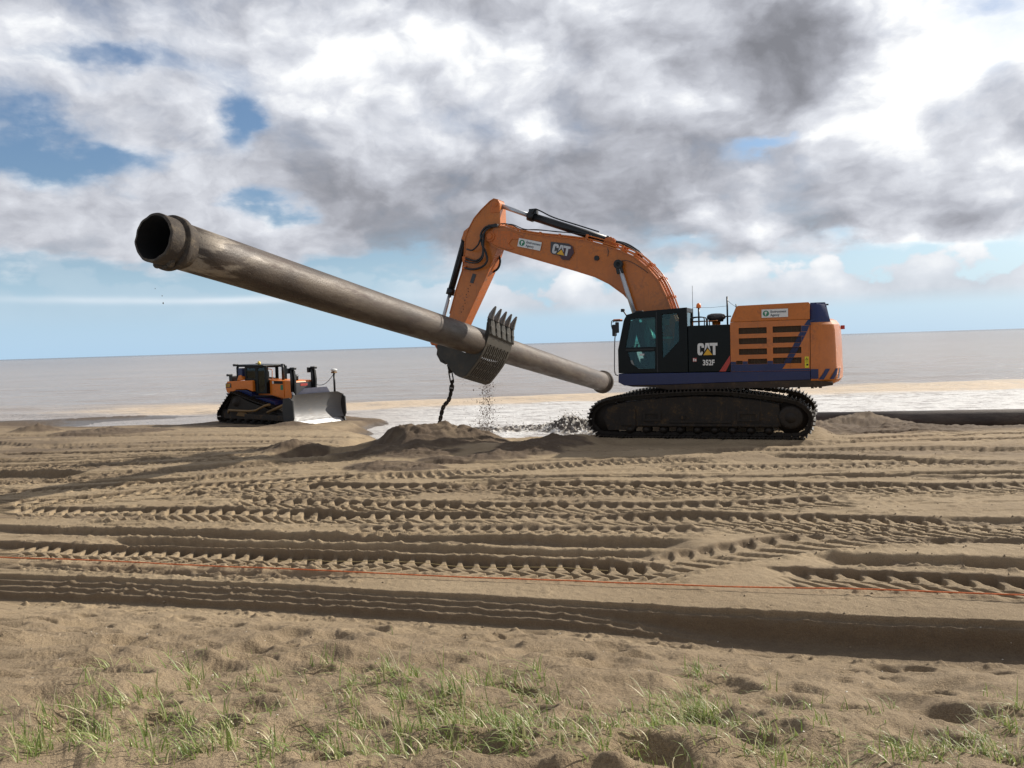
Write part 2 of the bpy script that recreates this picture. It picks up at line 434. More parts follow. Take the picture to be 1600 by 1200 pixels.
def height(x, y):
    """ground height and mask of wet sand and painted wall shade at world x, y (arrays)"""
    r = np.hypot(x, y)
    ye = y - 0.30 * np.maximum(0, -x - 15)
    zl = np.interp(ye, [0, 19, 30, 44, 50, 75, 120], [0, 0, -.55, -1.22, -1.62, -3.2, -6])
    zm = np.interp(y, [0, 22.3, 23.3, 26, 30, 40, 75, 120], [0, 0, -.55, -1.25, -1.62, -2.1, -3.6, -6])
    zr = np.interp(y, [0, 18.5, 22, 25, 27.6, 34, 42, 75, 120], [0, 0, -.20, -.58, -.86, -1.12, -1.72, -3.4, -6])
    wl = sm(x + fbm(x, y, 2.5, 4, 505) * 1.4 * sm(y, 22.5, 25), -6.0 - 2.0 * sm(y, 30, 38), -2.9 - 2.0 * sm(y, 30, 38))
    zl = zl - .10 * sm(x, -11, -6) * sm(y, 23.5, 29) * sm(y, 44, 36)
    wr = sm(x - 0.25 * (y - 22), 2.0, 3.0)
    z = zl * (1 - wl) + zm * wl
    z = z * (1 - wr) + zr * wr
    z += fbm(x, y, 5.0, 3, 3) * .07 * sm(y, 8, 14)
    z += fbm(x, y * 2.0, 1.4, 4, 11) * .022
    damp_shade = np.zeros_like(x)
    damp_shade = np.maximum(damp_shade, sm(z, -.9, -1.3) * .8)
    damp_shade += np.clip(fbm(x, y * 2.2, 4.0, 4, 71) * 1.0 - .05, 0, .45) * sm(y, 9, 16)
    damp_shade += sm(-x / np.maximum(y, 1), .1, .6) * sm(y, 14, 26) * .35
    damp_shade = np.maximum(damp_shade, sm(x - .55 * (y - 22), 7.2, 8.6) * sm(y, 21.0, 23.5) * (.55 + .3 * fbm(x, y, 1.5, 3, 411)))
    # water pool and bar on the left shore
    z += .34 * np.exp(-((x + 23.5) / 5.5) ** 2 - ((y - 53.2) / 1.4) ** 2)
    z -= .55 * np.exp(-((x + 19.5) / 6.0) ** 2 - ((y - 47.2) / 2.6) ** 2)
    # dug hollow beside the heap
    hx, hy = (x + 4.5) / 1.5, (y - 20.9) / 1.15
    z -= .34 * sm(1.25 - np.sqrt(hx * hx + hy * hy), 0, .55)
    hx, hy = (x + 4.3) / 1.9, (y - 23.8) / .7
    z -= .25 * sm(1.2 - np.sqrt(hx * hx + hy * hy), 0, .4)
    crumb = fbm(x, y, .28, 4, 23, .62)
    for (mx, my, mr, mh, fr) in MOUNDS:
        sel = (np.abs(x - mx) < mr * 2.6) & (np.abs(y - my) < mr * 2.6)
        if not sel.any():
            continue
        X = x[sel]; Y = y[sel]
        dist = np.hypot(X - mx, (Y - my) * 1.15) / mr * (1 + .30 * fbm(X, Y, .9 * mr, 3, 31))
        b = np.clip(1 - dist / 1.35, 0, 1) ** 1.12
        z[sel] += mh * b * (1.15 if fr else 1) + b * (crumb[sel] * (.09 if fr else .03))
        if fr:
            damp_shade[sel] = np.maximum(damp_shade[sel], sm(b, .02, .20) * (.95 + .4 * crumb[sel]))
    # tracks
    n1 = fbm(x, y, .35, 3, 41); n2 = fbm(x, y, .12, 3, 43, .6)
    slow = fbm(x, y, 1.6, 2, 47)
    zb = z.copy()
    for k, (pts, W, D, kind, pitch, xr, lh) in enumerate(RUTS):
        sel = (x > xr[0] - 1) & (x < xr[1] + 1)
        yc, sl_ = curve(pts, x[sel])
        sub = np.abs(y[sel] - yc) < W + .8
        idx = np.flatnonzero(sel)[sub]
        if len(idx) == 0:
            continue
        X = x[idx]; Y = y[idx]; cs = 1 / np.sqrt(1 + sl_[sub] ** 2)
        v = (Y - yc[sub]) * cs + n1[idx] * .015 + slow[idx] * .05
        u = X / cs
        end = sm(X, xr[0], xr[0] + .7) * sm(-X, -xr[1], -xr[1] + .7)
        a = np.abs(v)
        fin = sm(W + .035 + .02 * n2[idx] - a, 0, .055 if kind != 'rough' else .09) * end
        if kind in ('lug', 'slit'):
            q_ = v / W
            uu = u / pitch + .05 * slow[idx] + n2[idx] * .03
            crisp = np.clip(1.0 + slow[idx] * 1.4, .35, 1.1)
            # prongs that reach for the far wall
            s1 = np.abs(uu - np.floor(uu) - .5)
            wv_ = np.interp(q_, [.15, .40, .60, 1.0], [.62, .36, .24, .20])
            prong = sm(wv_ - s1, -.03, .07) * sm(q_, .12, .2)
            if kind == 'lug':
                s2 = uu + 1.0 * np.abs(q_ + .12) * W / pitch * 1.3 + .1
            else:
                s2 = uu + 1.0 * (q_ - .2) * W / pitch + .5
            s2 = np.abs(s2 - np.floor(s2) - .5)
            plate = 1 - sm((.24 if kind == 'slit' else .25) - s2, -.03, .04) * sm(q_ + .92, 0, .1)
            plate = plate * sm(.22 - q_, 0, .06)
            tread = lh * np.maximum(prong, plate) * crisp + n2[idx] * .008
        elif kind == 'cleat':
            ph = (u + .25 * v) / pitch
            s = ph - np.floor(ph)
            tread = lh * sm(s, .1, .4) * sm(.75 - s, 0, .25) + n2[idx] * .03
        elif kind == 'rough':
            tread = n2[idx] * .04 + n1[idx] * .04 + .02 * np.sin(v * 40 + n1[idx] * 6)
        else:
            tread = n1[idx] * .03 + n2[idx] * .015
        zn = zb[idx] - D * (1 + .5 * slow[idx]) + tread
        z[idx] = z[idx] * (1 - fin) + zn * fin
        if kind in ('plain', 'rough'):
            rut_shade = .50 * fin
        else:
            rut_shade = np.exp(-((v - W) / .055) ** 2) * .50 * end + .10 * fin
        damp_shade[idx] = np.maximum(damp_shade[idx], rut_shade)  # dark tone painted on rut walls and bare floors to deepen their shade
        bm_ = np.exp(-((a - W - .07) / .05) ** 2) * end * (1 - fin) * np.where(v > 0, .5, 1.0)
        z[idx] += bm_ * (.012 + .022 * n2[idx] + .012 * n1[idx]) * (1.2 if kind != 'plain' else .7)
    # dozer and excavator stand on level ground
    f = sm(5.2 - np.hypot(x + 12.3, y - 43.0), 0, 1.6)
    z = z * (1 - f) + (-1.12 + .02 * n1) * f
    c, s = math.cos(R(159)), math.sin(R(159))
    lx = (x - EXC[0]) * c + (y - EXC[1]) * s; ly = -(x - EXC[0]) * s + (y - EXC[1]) * c
    f = sm(3.4 - np.abs(lx), 0, .7) * sm(2.15 - np.abs(ly), 0, .35)
    z = z * (1 - f) + (-.01 + .012 * n1) * f
    # the bench cut along the foot of the dune: a shaded wall facing the camera
    yf, _ = curve(T0F, x)
    wob = n1 * .020 + slow * .05 + n2 * .010
    sd = yf - y + wob
    right = sm(x, .2, 2.4)
    step = np.interp(sd, [-.04, 0, .02, .085, .105, .165, .185, .245, .27, .50], [.010, .002, -.050, -.046, -.090, -.084, -.128, -.122, -.20, -.205])
    step2 = np.interp(sd, [-.04, 0, .02, .07, .10, .16, .50], [.010, .002, -.06, -.055, -.25, -.27, -.275])
    st = step * (1 - right) + step2 * right
    rip = sm(sd, .03, .07) * sm(.30 - sd, 0, .05) * (.003 * np.sin(x * 11 + slow * 6) * (1 - right) + n2 * .014)
    ft = sm(sd, -.04, 0)
    z = z * (1 - ft) + (zb * .3 + st + rip) * ft
    fg = np.clip(sd - .38, 0, 20)
    zf = -.205 - .07 * right + (.25 + .012 * right) * fg - .0045 * fg * fg
    m = sm(sd, .34, .48)
    lip = np.exp(-((sd - .56) / .08) ** 2)
    lump = fbm(x, y * 1.3, .50, 2, 53, .4) * .10 + fbm(x, y * 1.5, .24, 2, 59, .4) * .040
    grain = fbm(x, y, .035, 2, 61, .8)
    zf = zf + lump * sm(fg, .1, 1.2) + grain * .008 * sm(fg, .15, .5) + lip * (.012 + n2 * .06)
    sel = np.flatnonzero((y < 9.5) & (y > 1.5) & (np.abs(x) < 9))
    if len(sel):
        X = x[sel]; Y = y[sel]; pz = np.zeros_like(X)
        order = np.argsort(Y); Ys = Y[order]
        for (qx, qy, qr, qd) in PITS:
            i0, i1 = np.searchsorted(Ys, [qy - 2.2 * qr, qy + 2.2 * qr])
            ii = order[i0:i1]
            dd = ((X[ii] - qx) / (1.3 * qr)) ** 2 + ((Y[ii] - qy) / qr) ** 2
            pz[ii] -= qd * (np.exp(-dd ** 1.5) * 1.3 - .35 * np.exp(-((np.sqrt(dd) - 1.35) / .35) ** 2))
        zf[sel] += pz
    z = z * (1 - m) + zf * m
    # crust and clods
    clod = np.maximum(n2 - .16, 0) * .035 * np.clip(.5 + slow * 2, 0, 1) * sm(y, 6, 8)
    slab = np.clip(fbm(x, y * 3.0, .55, 3, 333) - .22, 0, .06) * .45 * sm(y, 10, 13)
    z -= slab * (1 - m)
    z += clod * (1 - m) + fbm(x, y, .06, 2, 67) * .006
    damp_shade = np.maximum(damp_shade * (1 - m), .55 * sm(sd, -.01, .04) * sm(.42 - sd, 0, .15))  # bench wall and its foot coloured darker, shade painted into the sand
    damp_shade = np.maximum(damp_shade, m * np.clip(fbm(x, y, .5, 4, 301) * .5, 0, .15))
    return z, np.clip(damp_shade, 0, 1)


def ground_z(x, y):
    z, _ = height(np.array([float(x)]), np.array([float(y)]))
    return float(z[0])


def grid_mesh(name, X, Y, Z, attr=None):
    nr, nc = X.shape
    me = bpy.data.meshes.new(name)
    n = nr * nc
    co = np.stack([X.ravel(), Y.ravel(), Z.ravel()], 1).astype(np.float32)
    me.vertices.add(n)
    me.vertices.foreach_set('co', co.ravel())
    i = np.arange(nr - 1)[:, None] * nc + np.arange(nc - 1)[None, :]
    q = np.stack([i, i + 1, i + nc + 1, i + nc], -1).reshape(-1)
    nf = (nr - 1) * (nc - 1)
    me.loops.add(nf * 4)
    me.loops.foreach_set('vertex_index', q.astype(np.int32))
    me.polygons.add(nf)
    me.polygons.foreach_set('loop_start', (np.arange(nf) * 4).astype(np.int32))
    me.polygons.foreach_set('use_smooth', np.ones(nf, dtype=bool))
    if attr is not None:
        a = me.attributes.new('damp_shade', 'FLOAT', 'POINT')
        a.data.foreach_set('value', attr.ravel().astype(np.float32))
    me.update(calc_edges=True)
    o = bpy.data.objects.new(name, me)
    C.objects.link(o)
    return o


tc = np.concatenate([np.linspace(-2.2, -.72, 45, endpoint=False), np.linspace(-.72, .72, 930), np.linspace(.72, 2.2, 45)[1:]])
Yr = np.concatenate([1 / np.linspace(1 / .9, 1 / 3.0, 40, endpoint=False), 1 / np.linspace(1 / 3.0, 1 / 6.8, 215, endpoint=False), np.linspace(6.8, 9.8, 270, endpoint=False),
                     np.linspace(9.8, 16, 275, endpoint=False), np.linspace(16, 25, 170, endpoint=False), np.linspace(25, 48, 110, endpoint=False), np.linspace(48, 110, 45)])
# the rows of the sheet run along the ruts, which slant across the beach
kk = -.26 * sm(Yr, 1.0, 4.0) * (1 - sm(Yr, 11, 21))
GX = Yr[:, None] * tc[None, :]
GY = Yr[:, None] * (1 + kk[:, None] * tc[None, :])
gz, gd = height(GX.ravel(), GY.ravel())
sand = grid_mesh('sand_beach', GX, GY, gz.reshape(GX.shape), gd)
sand['kind'] = 'structure'
sand['label'] = 'brown sand beach churned by tyre and crawler tracks'

m, t, bs = new_mat('sand')
p = wpos(t)
at = t.n.new('ShaderNodeAttribute'); at.attribute_name = 'damp_shade'
damp_shade = at.outputs['Fac']
nA = t.noise(p, .8, 5, .6); nB = t.noise(p, 9, 5, .6); nC = t.noise(p, 140, 3, .7); nD = t.noise(p, 45, 4, .7)
dry = t.mix(t.ss(nA, .3, .7), (0.328, 0.247, 0.152), (0.392, 0.300, 0.190))
dry = t.mix(t.m('MULTIPLY', t.ss(nB, .45, .75), .35), dry, (0.23, 0.18, 0.12))
dry = t.mix(t.ss(nC, .36, .66, 0, .5), dry, (0.16, 0.122, 0.082))
wet = t.mix(nB, (0.080, 0.056, 0.038), (0.135, 0.100, 0.070))  # wet tone, also used for the painted shade on rut and bench walls
yy = t.xyz(p)[1]
zz = t.xyz(p)[2]
near = t.ss(yy, 9.5, 6.0)
dry = t.mix(t.m('MULTIPLY', near, t.ss(t.noise(p, 75, 3, .7), .47, .58, 0, .50)), dry, (0.17, 0.122, 0.082))
dk = t.m('ADD', damp_shade, t.m('MULTIPLY_ADD', nB, .5, -.25), clamp=True)
col = t.mix(t.m('MULTIPLY', dk, t.ss(damp_shade, 0, .1)), dry, wet)
shore = t.ss(t.m('ADD', zz, t.m('MULTIPLY', nA, .1)), -1.22, -1.42)
col = t.mix(shore, col, (0.10, 0.078, 0.058))
t.l.new(col, bs.inputs['Base Color'])
t.put(bs, 'Roughness', t.lin(shore, 0, 1, .95, .30))
bs.inputs['Specular IOR Level'].default_value = .25
hh = t.m('MULTIPLY', t.m('ADD', t.m('MULTIPLY', nC, .5), nD), t.lin(near, 0, 1, .5, 1.3))
bump(t, bs, hh, .8, .02)
sand.data.materials.append(m)

# ---------------------------------------------------------------- sea
tc2 = np.linspace(-1.7, 1.7, 470)
Yr2 = np.concatenate([1 / np.linspace(1 / 24.0, 1 / 160.0, 270, endpoint=False), 1 / np.linspace(1 / 160.0, 1 / 40000.0, 40)])
SX = Yr2[:, None] * tc2[None, :]
SY = np.repeat(Yr2[:, None], len(tc2), 1)
sx, sy = SX.ravel(), SY.ravel()
ye = sy - .30 * np.maximum(0, -sx - 15)
amp = sm(ye, 44, 60) * sm(-sy, -900, -200)
wv = vnoise(sx * .35 + sy * .06, sy, 1.6, 5) * .22 + vnoise(sx * .4, sy, .7, 9) * .10 + vnoise(sx * .12, sy, 5.5, 15) * .25
br = np.exp(-((ye - 53 + fbm(sx, sy, 9, 2, 88) * 4) / 1.2) ** 2) * .16 + np.exp(-((ye - 61 + fbm(sx, sy, 11, 2, 89) * 5) / 1.6) ** 2) * .14
sz = -1.5 + wv * amp * .55 + wv * .12 * (1 - amp) * sm(ye, 30, 44) + br * (1 + wv)
sz += fbm(sx, sy, .5, 3, 77) * .05 * sm(ye, 60, 40) * sm(sx, -10, -4)
sea = grid_mesh('sea', SX, SY, sz.reshape(SX.shape))
sea['kind'] = 'structure'
sea['label'] = 'silty brown grey sea with cream foam along the shore'
m, t, bs = new_mat('sea_water')
p = wpos(t)
X_, Y_, Z_ = t.xyz(p)
lx = t.m('MULTIPLY', t.m('MAXIMUM', t.m('SUBTRACT', t.m('MULTIPLY', X_, -1.0), 15.0), 0.0), .30)
dsh = t.m('SUBTRACT', Y_, lx)
st_ = t.v('MULTIPLY', p, (.16, 1.0, 0.0))
w1 = t.noise(st_, .22, 5, .6)
w2 = t.noise(t.v('MULTIPLY', p, (.35, 1.0, 0.0)), 1.6, 6, .65)
w3 = t.noise(t.v('MULTIPLY', p, (.5, 1.0, 0.0)), 5.0, 5, .65)
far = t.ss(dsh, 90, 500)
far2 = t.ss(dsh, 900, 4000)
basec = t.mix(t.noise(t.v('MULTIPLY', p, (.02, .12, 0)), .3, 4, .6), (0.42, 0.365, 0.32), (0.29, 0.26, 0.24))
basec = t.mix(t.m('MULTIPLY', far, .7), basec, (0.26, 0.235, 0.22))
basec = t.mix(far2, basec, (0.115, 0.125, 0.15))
# foam bands
dj = t.m('ADD', dsh, t.m('MULTIPLY_ADD', w1, 9.0, -4.5))
cream = t.m('MULTIPLY', t.ss(dj, 52, 54), t.ss(dj, 64, 61))
cream = t.m('MULTIPLY', cream, t.ss(t.m('ADD', X_, t.m('MULTIPLY_ADD', w1, 20, -10)), -36, -22, .1, 1.0))
cream = t.m('MULTIPLY', cream, t.ss(w2, .30, .52, .35, 1.0))
white = t.m('MULTIPLY', t.ss(dj, 30, 36), t.ss(dj, 55, 52))
white = t.m('MULTIPLY', white, t.ss(t.m('ADD', t.m('MULTIPLY', w2, .6), t.m('MULTIPLY', w3, .4)), .42, .52, .15, 1.0))
white = t.m('MULTIPLY', white, t.ss(X_, -16, -7, .25, 1.0))
fleck = t.m('MULTIPLY', t.ss(t.m('ADD', t.m('MULTIPLY', w2, .5), t.m('MULTIPLY', w1, .5)), .57, .63), t.m('MULTIPLY', t.ss(dsh, 50, 60), t.ss(dsh, 500, 120)))
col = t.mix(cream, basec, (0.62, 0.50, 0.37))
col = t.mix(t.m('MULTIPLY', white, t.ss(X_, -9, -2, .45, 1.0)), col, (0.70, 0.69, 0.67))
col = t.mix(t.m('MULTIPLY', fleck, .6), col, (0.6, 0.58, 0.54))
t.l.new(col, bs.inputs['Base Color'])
foam = t.m('MAXIMUM', cream, white)
t.put(bs, 'Roughness', t.m('ADD', t.m('MULTIPLY', foam, .45), .22))
bs.inputs['IOR'].default_value = 1.33
hh = t.m('ADD', t.m('MULTIPLY', w2, 1.0), t.m('MULTIPLY', w3, .6))
hh = t.m('ADD', hh, t.m('MULTIPLY', t.noise(t.v('MULTIPLY', p, (.25, 1.0, 0.0)), .5, 5, .6), 2.0))
b = bump(t, bs, hh, 1.0, .16)
bs.inputs['Specular IOR Level'].default_value = .8
sea.data.materials.append(m)

# ================================================================ mesh builder
class MB:
    def __init__(s):
        s.v = []; s.f = []; s.sm = []

    def add(s, vs, fs, smooth=False):
        o = len(s.v)
        s.v += [tuple(q) for q in vs]
        s.f += [tuple(i + o for i in f) for f in fs]
        s.sm += [smooth] * len(fs)
        return s

    def box(s, x0, x1, y0, y1, z0, z1):
        x0, x1 = min(x0, x1), max(x0, x1); y0, y1 = min(y0, y1), max(y0, y1); z0, z1 = min(z0, z1), max(z0, z1)
        return s.add([(x0, y0, z0), (x1, y0, z0), (x1, y1, z0), (x0, y1, z0), (x0, y0, z1), (x1, y0, z1), (x1, y1, z1), (x0, y1, z1)],
                     [(0, 3, 2, 1), (4, 5, 6, 7), (0, 1, 5, 4), (1, 2, 6, 5), (2, 3, 7, 6), (3, 0, 4, 7)])

    def plate(s, outer, y0, y1, holes=(), f=None):
        """outline in x,z swept from y0 to y1, with window openings; f maps a point afterwards"""
        f = f or (lambda q: q)
        loops = [list(outer)] + [list(h) for h in holes]
        y0, y1 = min(y0, y1), max(y0, y1)

        def area(l):
            return sum(l[i][0] * l[(i + 1) % len(l)][1] - l[(i + 1) % len(l)][0] * l[i][1] for i in range(len(l)))
        if area(loops[0]) < 0:
            loops[0].reverse()
        for h in loops[1:]:
            if area(h) > 0:
                h.reverse()
        tri = tessellate_polygon([[Vector((a, b, 0)) for a, b in l] for l in loops])
        flatl = [q for l in loops for q in l]
        n = len(flatl)
        vs = [f((a, y0, b)) for a, b in flatl] + [f((a, y1, b)) for a, b in flatl]
        fs = []
        for a, b, c in tri:
            pa, pb, pc = flatl[a], flatl[b], flatl[c]
            cr = (pb[0] - pa[0]) * (pc[1] - pa[1]) - (pb[1] - pa[1]) * (pc[0] - pa[0])
            if cr < 0:
                b, c = c, b
            fs.append((a, b, c)); fs.append((a + n, c + n, b + n))
        k = 0
        for l in loops:
            L = len(l)
            for i in range(L):
                j = (i + 1) % L
                fs.append((k + i, k + i + n, k + j + n, k + j))
            k += L
        return s.add(vs, fs)

    def tube(s, pts, r, n=8, caps=True, smooth=True):
        pts = [Vector(q) for q in pts]
        rs = r if isinstance(r, (list, tuple)) else [r] * len(pts)
        vs = []; fs = []
        up = Vector((0, 0, 1))
        prev = None
        for i, q in enumerate(pts):
            d = (pts[min(i + 1, len(pts) - 1)] - pts[max(i - 1, 0)]).normalized()
            if prev is None:
                a = d.cross(up if abs(d.z) < .95 else Vector((1, 0, 0))).normalized()
            else:
                a = (prev - d * prev.dot(d)).normalized()
            prev = a
            b = d.cross(a)
            for k in range(n):
                t_ = 2 * math.pi * k / n
                vs.append(q + (a * math.cos(t_) + b * math.sin(t_)) * rs[i])
        for i in range(len(pts) - 1):
            for k in range(n):
                k2 = (k + 1) % n
                fs.append((i * n + k, (i + 1) * n + k, (i + 1) * n + k2, i * n + k2))
        s.add(vs, fs, smooth)
        if caps:
            s.add(vs[:n], [tuple(range(n))])
            s.add(vs[-n:], [tuple(range(n - 1, -1, -1))])
        return s

    def cyl(s, p0, p1, r, n=20, r1=None):
        return s.tube([p0, p1], [r, r if r1 is None else r1], n)

    def lathe(s, prof, o=(0, 0, 0), n=24, axis='z', arc=2 * math.pi):
        """prof: list of (radius, along axis)"""
        vs = []; fs = []
        for (r, h) in prof:
            for k in range(n):
                t_ = arc * k / n
                a, b = r * math.cos(t_), r * math.sin(t_)
                q = (a, b, h) if axis == 'z' else ((a, h, b) if axis == 'y' else (h, a, b))
                vs.append((q[0] + o[0], q[1] + o[1], q[2] + o[2]))
        for i in range(len(prof) - 1):
            for k in range(n):
                k2 = (k + 1) % n
                fs.append((i * n + k, i * n + k2, (i + 1) * n + k2, (i + 1) * n + k))
        return s.add(vs, fs, True)

    def sphere(s, o, r, n=12, sz=1.0):
        return s.lathe([(r * math.sin(math.pi * i / n), -r * sz * math.cos(math.pi * i / n)) for i in range(n + 1)], o, n * 2)

    def xf(s, M):
        s.v = [tuple(M @ Vector(q)) for q in s.v]
        return s

    def mesh(s, name, mat=None):
        me = bpy.data.meshes.new(name)
        me.from_pydata(s.v, [], s.f)
        me.polygons.foreach_set('use_smooth', s.sm)
        me.update()
        import bmesh
        b = bmesh.new(); b.from_mesh(me)
        bmesh.ops.remove_doubles(b, verts=b.verts, dist=1e-5)
        bmesh.ops.recalc_face_normals(b, faces=b.faces)
        b.to_mesh(me); b.free()
        if mat:
            me.materials.append(mat)
        return me

    def build(s, name, mat, parent=None, bevel=0.0, seg=2, label=None):
        me = s.mesh(name, mat)
        o = bpy.data.objects.new(name, me)
        C.objects.link(o)
        if parent is not None:
            o.parent = parent
        if bevel:
            b = o.modifiers.new('bevel', 'BEVEL')
            b.width = bevel; b.segments = seg; b.limit_method = 'ANGLE'; b.angle_limit = R(35)
            b.harden_normals = False
        if label:
            o['label'] = label
        return o


def inst(name, me, parent, mat4=None):
    o = bpy.data.objects.new(name, me)
    C.objects.link(o)
    o.parent = parent
    if mat4 is not None:
        o.matrix_local = mat4
    return o


def thing(name, label, cat, loc=(0, 0, 0), rz=0.0, group=None):
    o = bpy.data.objects.new(name, None)
    C.objects.link(o)
    o.location = loc
    o.rotation_euler = (0, 0, rz)
    o['label'] = label; o['category'] = cat
    if group:
        o['group'] = group
    return o


def tag(o, label, cat, kind=None, group=None):
    o['label'] = label; o['category'] = cat
    if kind:
        o['kind'] = kind
    if group:
        o['group'] = group
    return o


def arcpts(pts, n=6):
    """Catmull-Rom through the points"""
    p = [Vector(q) for q in pts]
    out_ = []
    for i in range(len(p) - 1):
        a, b, c, d = p[max(i - 1, 0)], p[i], p[i + 1], p[min(i + 2, len(p) - 1)]
        for k in range(n):
            t_ = k / n
            out_.append(0.5 * ((2 * b) + (c - a) * t_ + (2 * a - 5 * b + 4 * c - d) * t_ * t_ + (3 * b - a - 3 * c + d) * t_ ** 3))
    out_.append(p[-1])
    return out_


def ribbon(outline, y0, y1, th, closed=False):
    """sheet of thickness th following an x,z outline, outside of it"""
    b = MB()
    n = len(outline)
    nor = []
    for i in range(n):
        a = outline[(i - 1) % n if closed else max(i - 1, 0)]; c = outline[(i + 1) % n if closed else min(i + 1, n - 1)]
        d = Vector((c[0] - a[0], c[1] - a[1])).normalized()
        nor.append((-d.y, d.x))
    vs = []
    for (q, m_) in zip(outline, nor):
        vs += [(q[0], y0, q[1]), (q[0], y1, q[1]), (q[0] + m_[0] * th, y1, q[1] + m_[1] * th), (q[0] + m_[0] * th, y0, q[1] + m_[1] * th)]
    fs = []
    for i in range(n if closed else n - 1):
        j = (i + 1) % n
        for k in range(4):
            k2 = (k + 1) % 4
            fs.append((4 * i + k, 4 * j + k, 4 * j + k2, 4 * i + k2))
    if not closed:
        fs += [(0, 1, 2, 3), (4 * n - 4, 4 * n - 1, 4 * n - 2, 4 * n - 3)]
    b.add(vs, fs)
    return b


def text(name, s_, size, mat, parent, M, bold=0.0, ext=0.002, align='LEFT', sx=1.0):
    c = bpy.data.curves.new(name, 'FONT')
    c.body = s_; c.size = size; c.extrude = ext; c.offset = bold
    c.align_x = align; c.space_line = 0.9; c.resolution_u = 3
    c.materials.append(mat)
    tmp = bpy.data.objects.new(name, c)
    C.objects.link(tmp)
    me = bpy.data.meshes.new_from_object(tmp)
    bpy.data.objects.remove(tmp)
    o = bpy.data.objects.new(name, me)
    C.objects.link(o)
    o.parent = parent
    o.matrix_local = M @ Matrix.Diagonal((sx, 1, 1, 1))
    return o


def face_side(x, y, z, sgn=-1, rot=0.0):
    """frame for lettering on a side wall: reads towards sgn*x, faces +y when sgn is -1 and -y when 1"""
    c, s = math.cos(rot), math.sin(rot)
    ux = Vector((sgn * c, 0, s)); uy = Vector((-sgn * s, 0, c)); uz = ux.cross(uy)
    return Matrix(((ux.x, uy.x, uz.x, x), (ux.y, uy.y, uz.y, y), (ux.z, uy.z, uz.z, z), (0, 0, 0, 1)))


# ---------------------------------------------------------------- paints
ORANGE = simple('orange_paint', (0.52, 0.145, 0.010), .38, dirt=.55, dirt_col=(.22, .075, .022), scale=2.4, var=.12, coat=.25)
ORANGE_D = simple('orange_paint_muddy', (0.56, 0.14, 0.02), .5, dirt=.8, dirt_col=(.17, .10, .055), scale=3.5, var=.1)
BLACKP = simple('black_green_paint', (0.002, 0.005, 0.006), .38, dirt=.06, dirt_col=(.02, .018, .014), scale=2)
BLACKP.node_tree.nodes['Principled BSDF'].inputs['Specular IOR Level'].default_value = .22
BLUEP = simple('blue_paint', (0.007, 0.018, 0.092), .35, dirt=.4, dirt_col=(.035, .03, .05), scale=2.2)
BELLY = simple('muddy_frame', (0.035, 0.022, 0.014), .75, dirt=.7, dirt_col=(.11, .065, .035), scale=3)
STEEL_D = simple('dark_track_steel', (0.022, 0.017, 0.013), .6, metal=.3, dirt=.55, dirt_col=(.040, .028, .018), scale=5)
FRAME_D = simple('track_frame_grime', (0.018, 0.013, 0.009), .75, dirt=.75, dirt_col=(.105, .060, .020), scale=3.0, bmp=.3)
BUCKET = simple('bucket_steel', (0.055, 0.052, 0.046), .55, metal=.35, dirt=.6, dirt_col=(.10, .075, .05), scale=3, bmp=.2)
TOOTH = simple('tooth_steel', (0.20, 0.19, 0.18), .42, metal=.6, dirt=.5, dirt_col=(.16, .09, .05), scale=8)
CHROME = flat('chrome_rod', (0.50, 0.52, 0.54), .34, .55)
RUBBER = flat('black_hose_rubber', (0.012, 0.012, 0.013), .45)
BLACKM = flat('black_metal', (0.015, 0.016, 0.017), .4, .2)
GREYM = flat('grey_metal', (0.22, 0.22, 0.22), .4, .5)
MESHG = flat('vent_mesh', (0.105, 0.066, 0.038), .8)
WHITE = flat('white_sign', (0.72, 0.72, 0.70), .5)
GREYW = flat('silver_letter', (0.55, 0.55, 0.55), .4)
YEL = flat('yellow_mark', (0.72, 0.40, 0.03), .5)
YELW = flat('yellow_warning', (0.70, 0.62, 0.03), .5)
REDP = flat('red_stripe', (0.42, 0.045, 0.035), .45)
GREENL = flat('green_emblem', (0.02, 0.20, 0.10), .5)
BLUET = flat('dark_lettering', (0.05, 0.07, 0.10), .5)
DGREY = flat('dark_grey', (0.05, 0.05, 0.055), .5)
CLOTH = flat('seat_cloth', (0.02, 0.02, 0.022), .9)
HIVIS = flat('orange_hi_vis', (0.75, 0.13, 0.03), .8)
SKIN = flat('skin', (0.42, 0.23, 0.16), .6)
HAIR = flat('hair', (0.03, 0.02, 0.015), .8)
LAMPO = simple('orange_beacon', (0.85, 0.20, 0.02), .25)
m, t, bs = new_mat('cab_glass')
nt = m.node_tree
tr = nt.nodes.new('ShaderNodeBsdfTransparent'); tr.inputs[0].default_value = (0.52, 0.72, 0.68, 1)
gl = nt.nodes.new('ShaderNodeBsdfGlossy'); gl.inputs['Roughness'].default_value = .03; gl.inputs[0].default_value = (.8, .9, .9, 1)
fr = nt.nodes.new('ShaderNodeFresnel'); fr.inputs[0].default_value = 1.45
mx = nt.nodes.new('ShaderNodeMixShader')
nt.links.new(fr.outputs[0], mx.inputs[0]); nt.links.new(tr.outputs[0], mx.inputs[1]); nt.links.new(gl.outputs[0], mx.inputs[2])
nt.links.new(mx.outputs[0], nt.nodes['Material Output'].inputs[0])
GLASS = m

# ================================================================ excavator
EX = thing('excavator', 'orange and black crawler excavator with raised boom lifting the long steel pipe', 'excavator', (5.2, 22.35, 0), R(159))
EX.location.z = 0.0
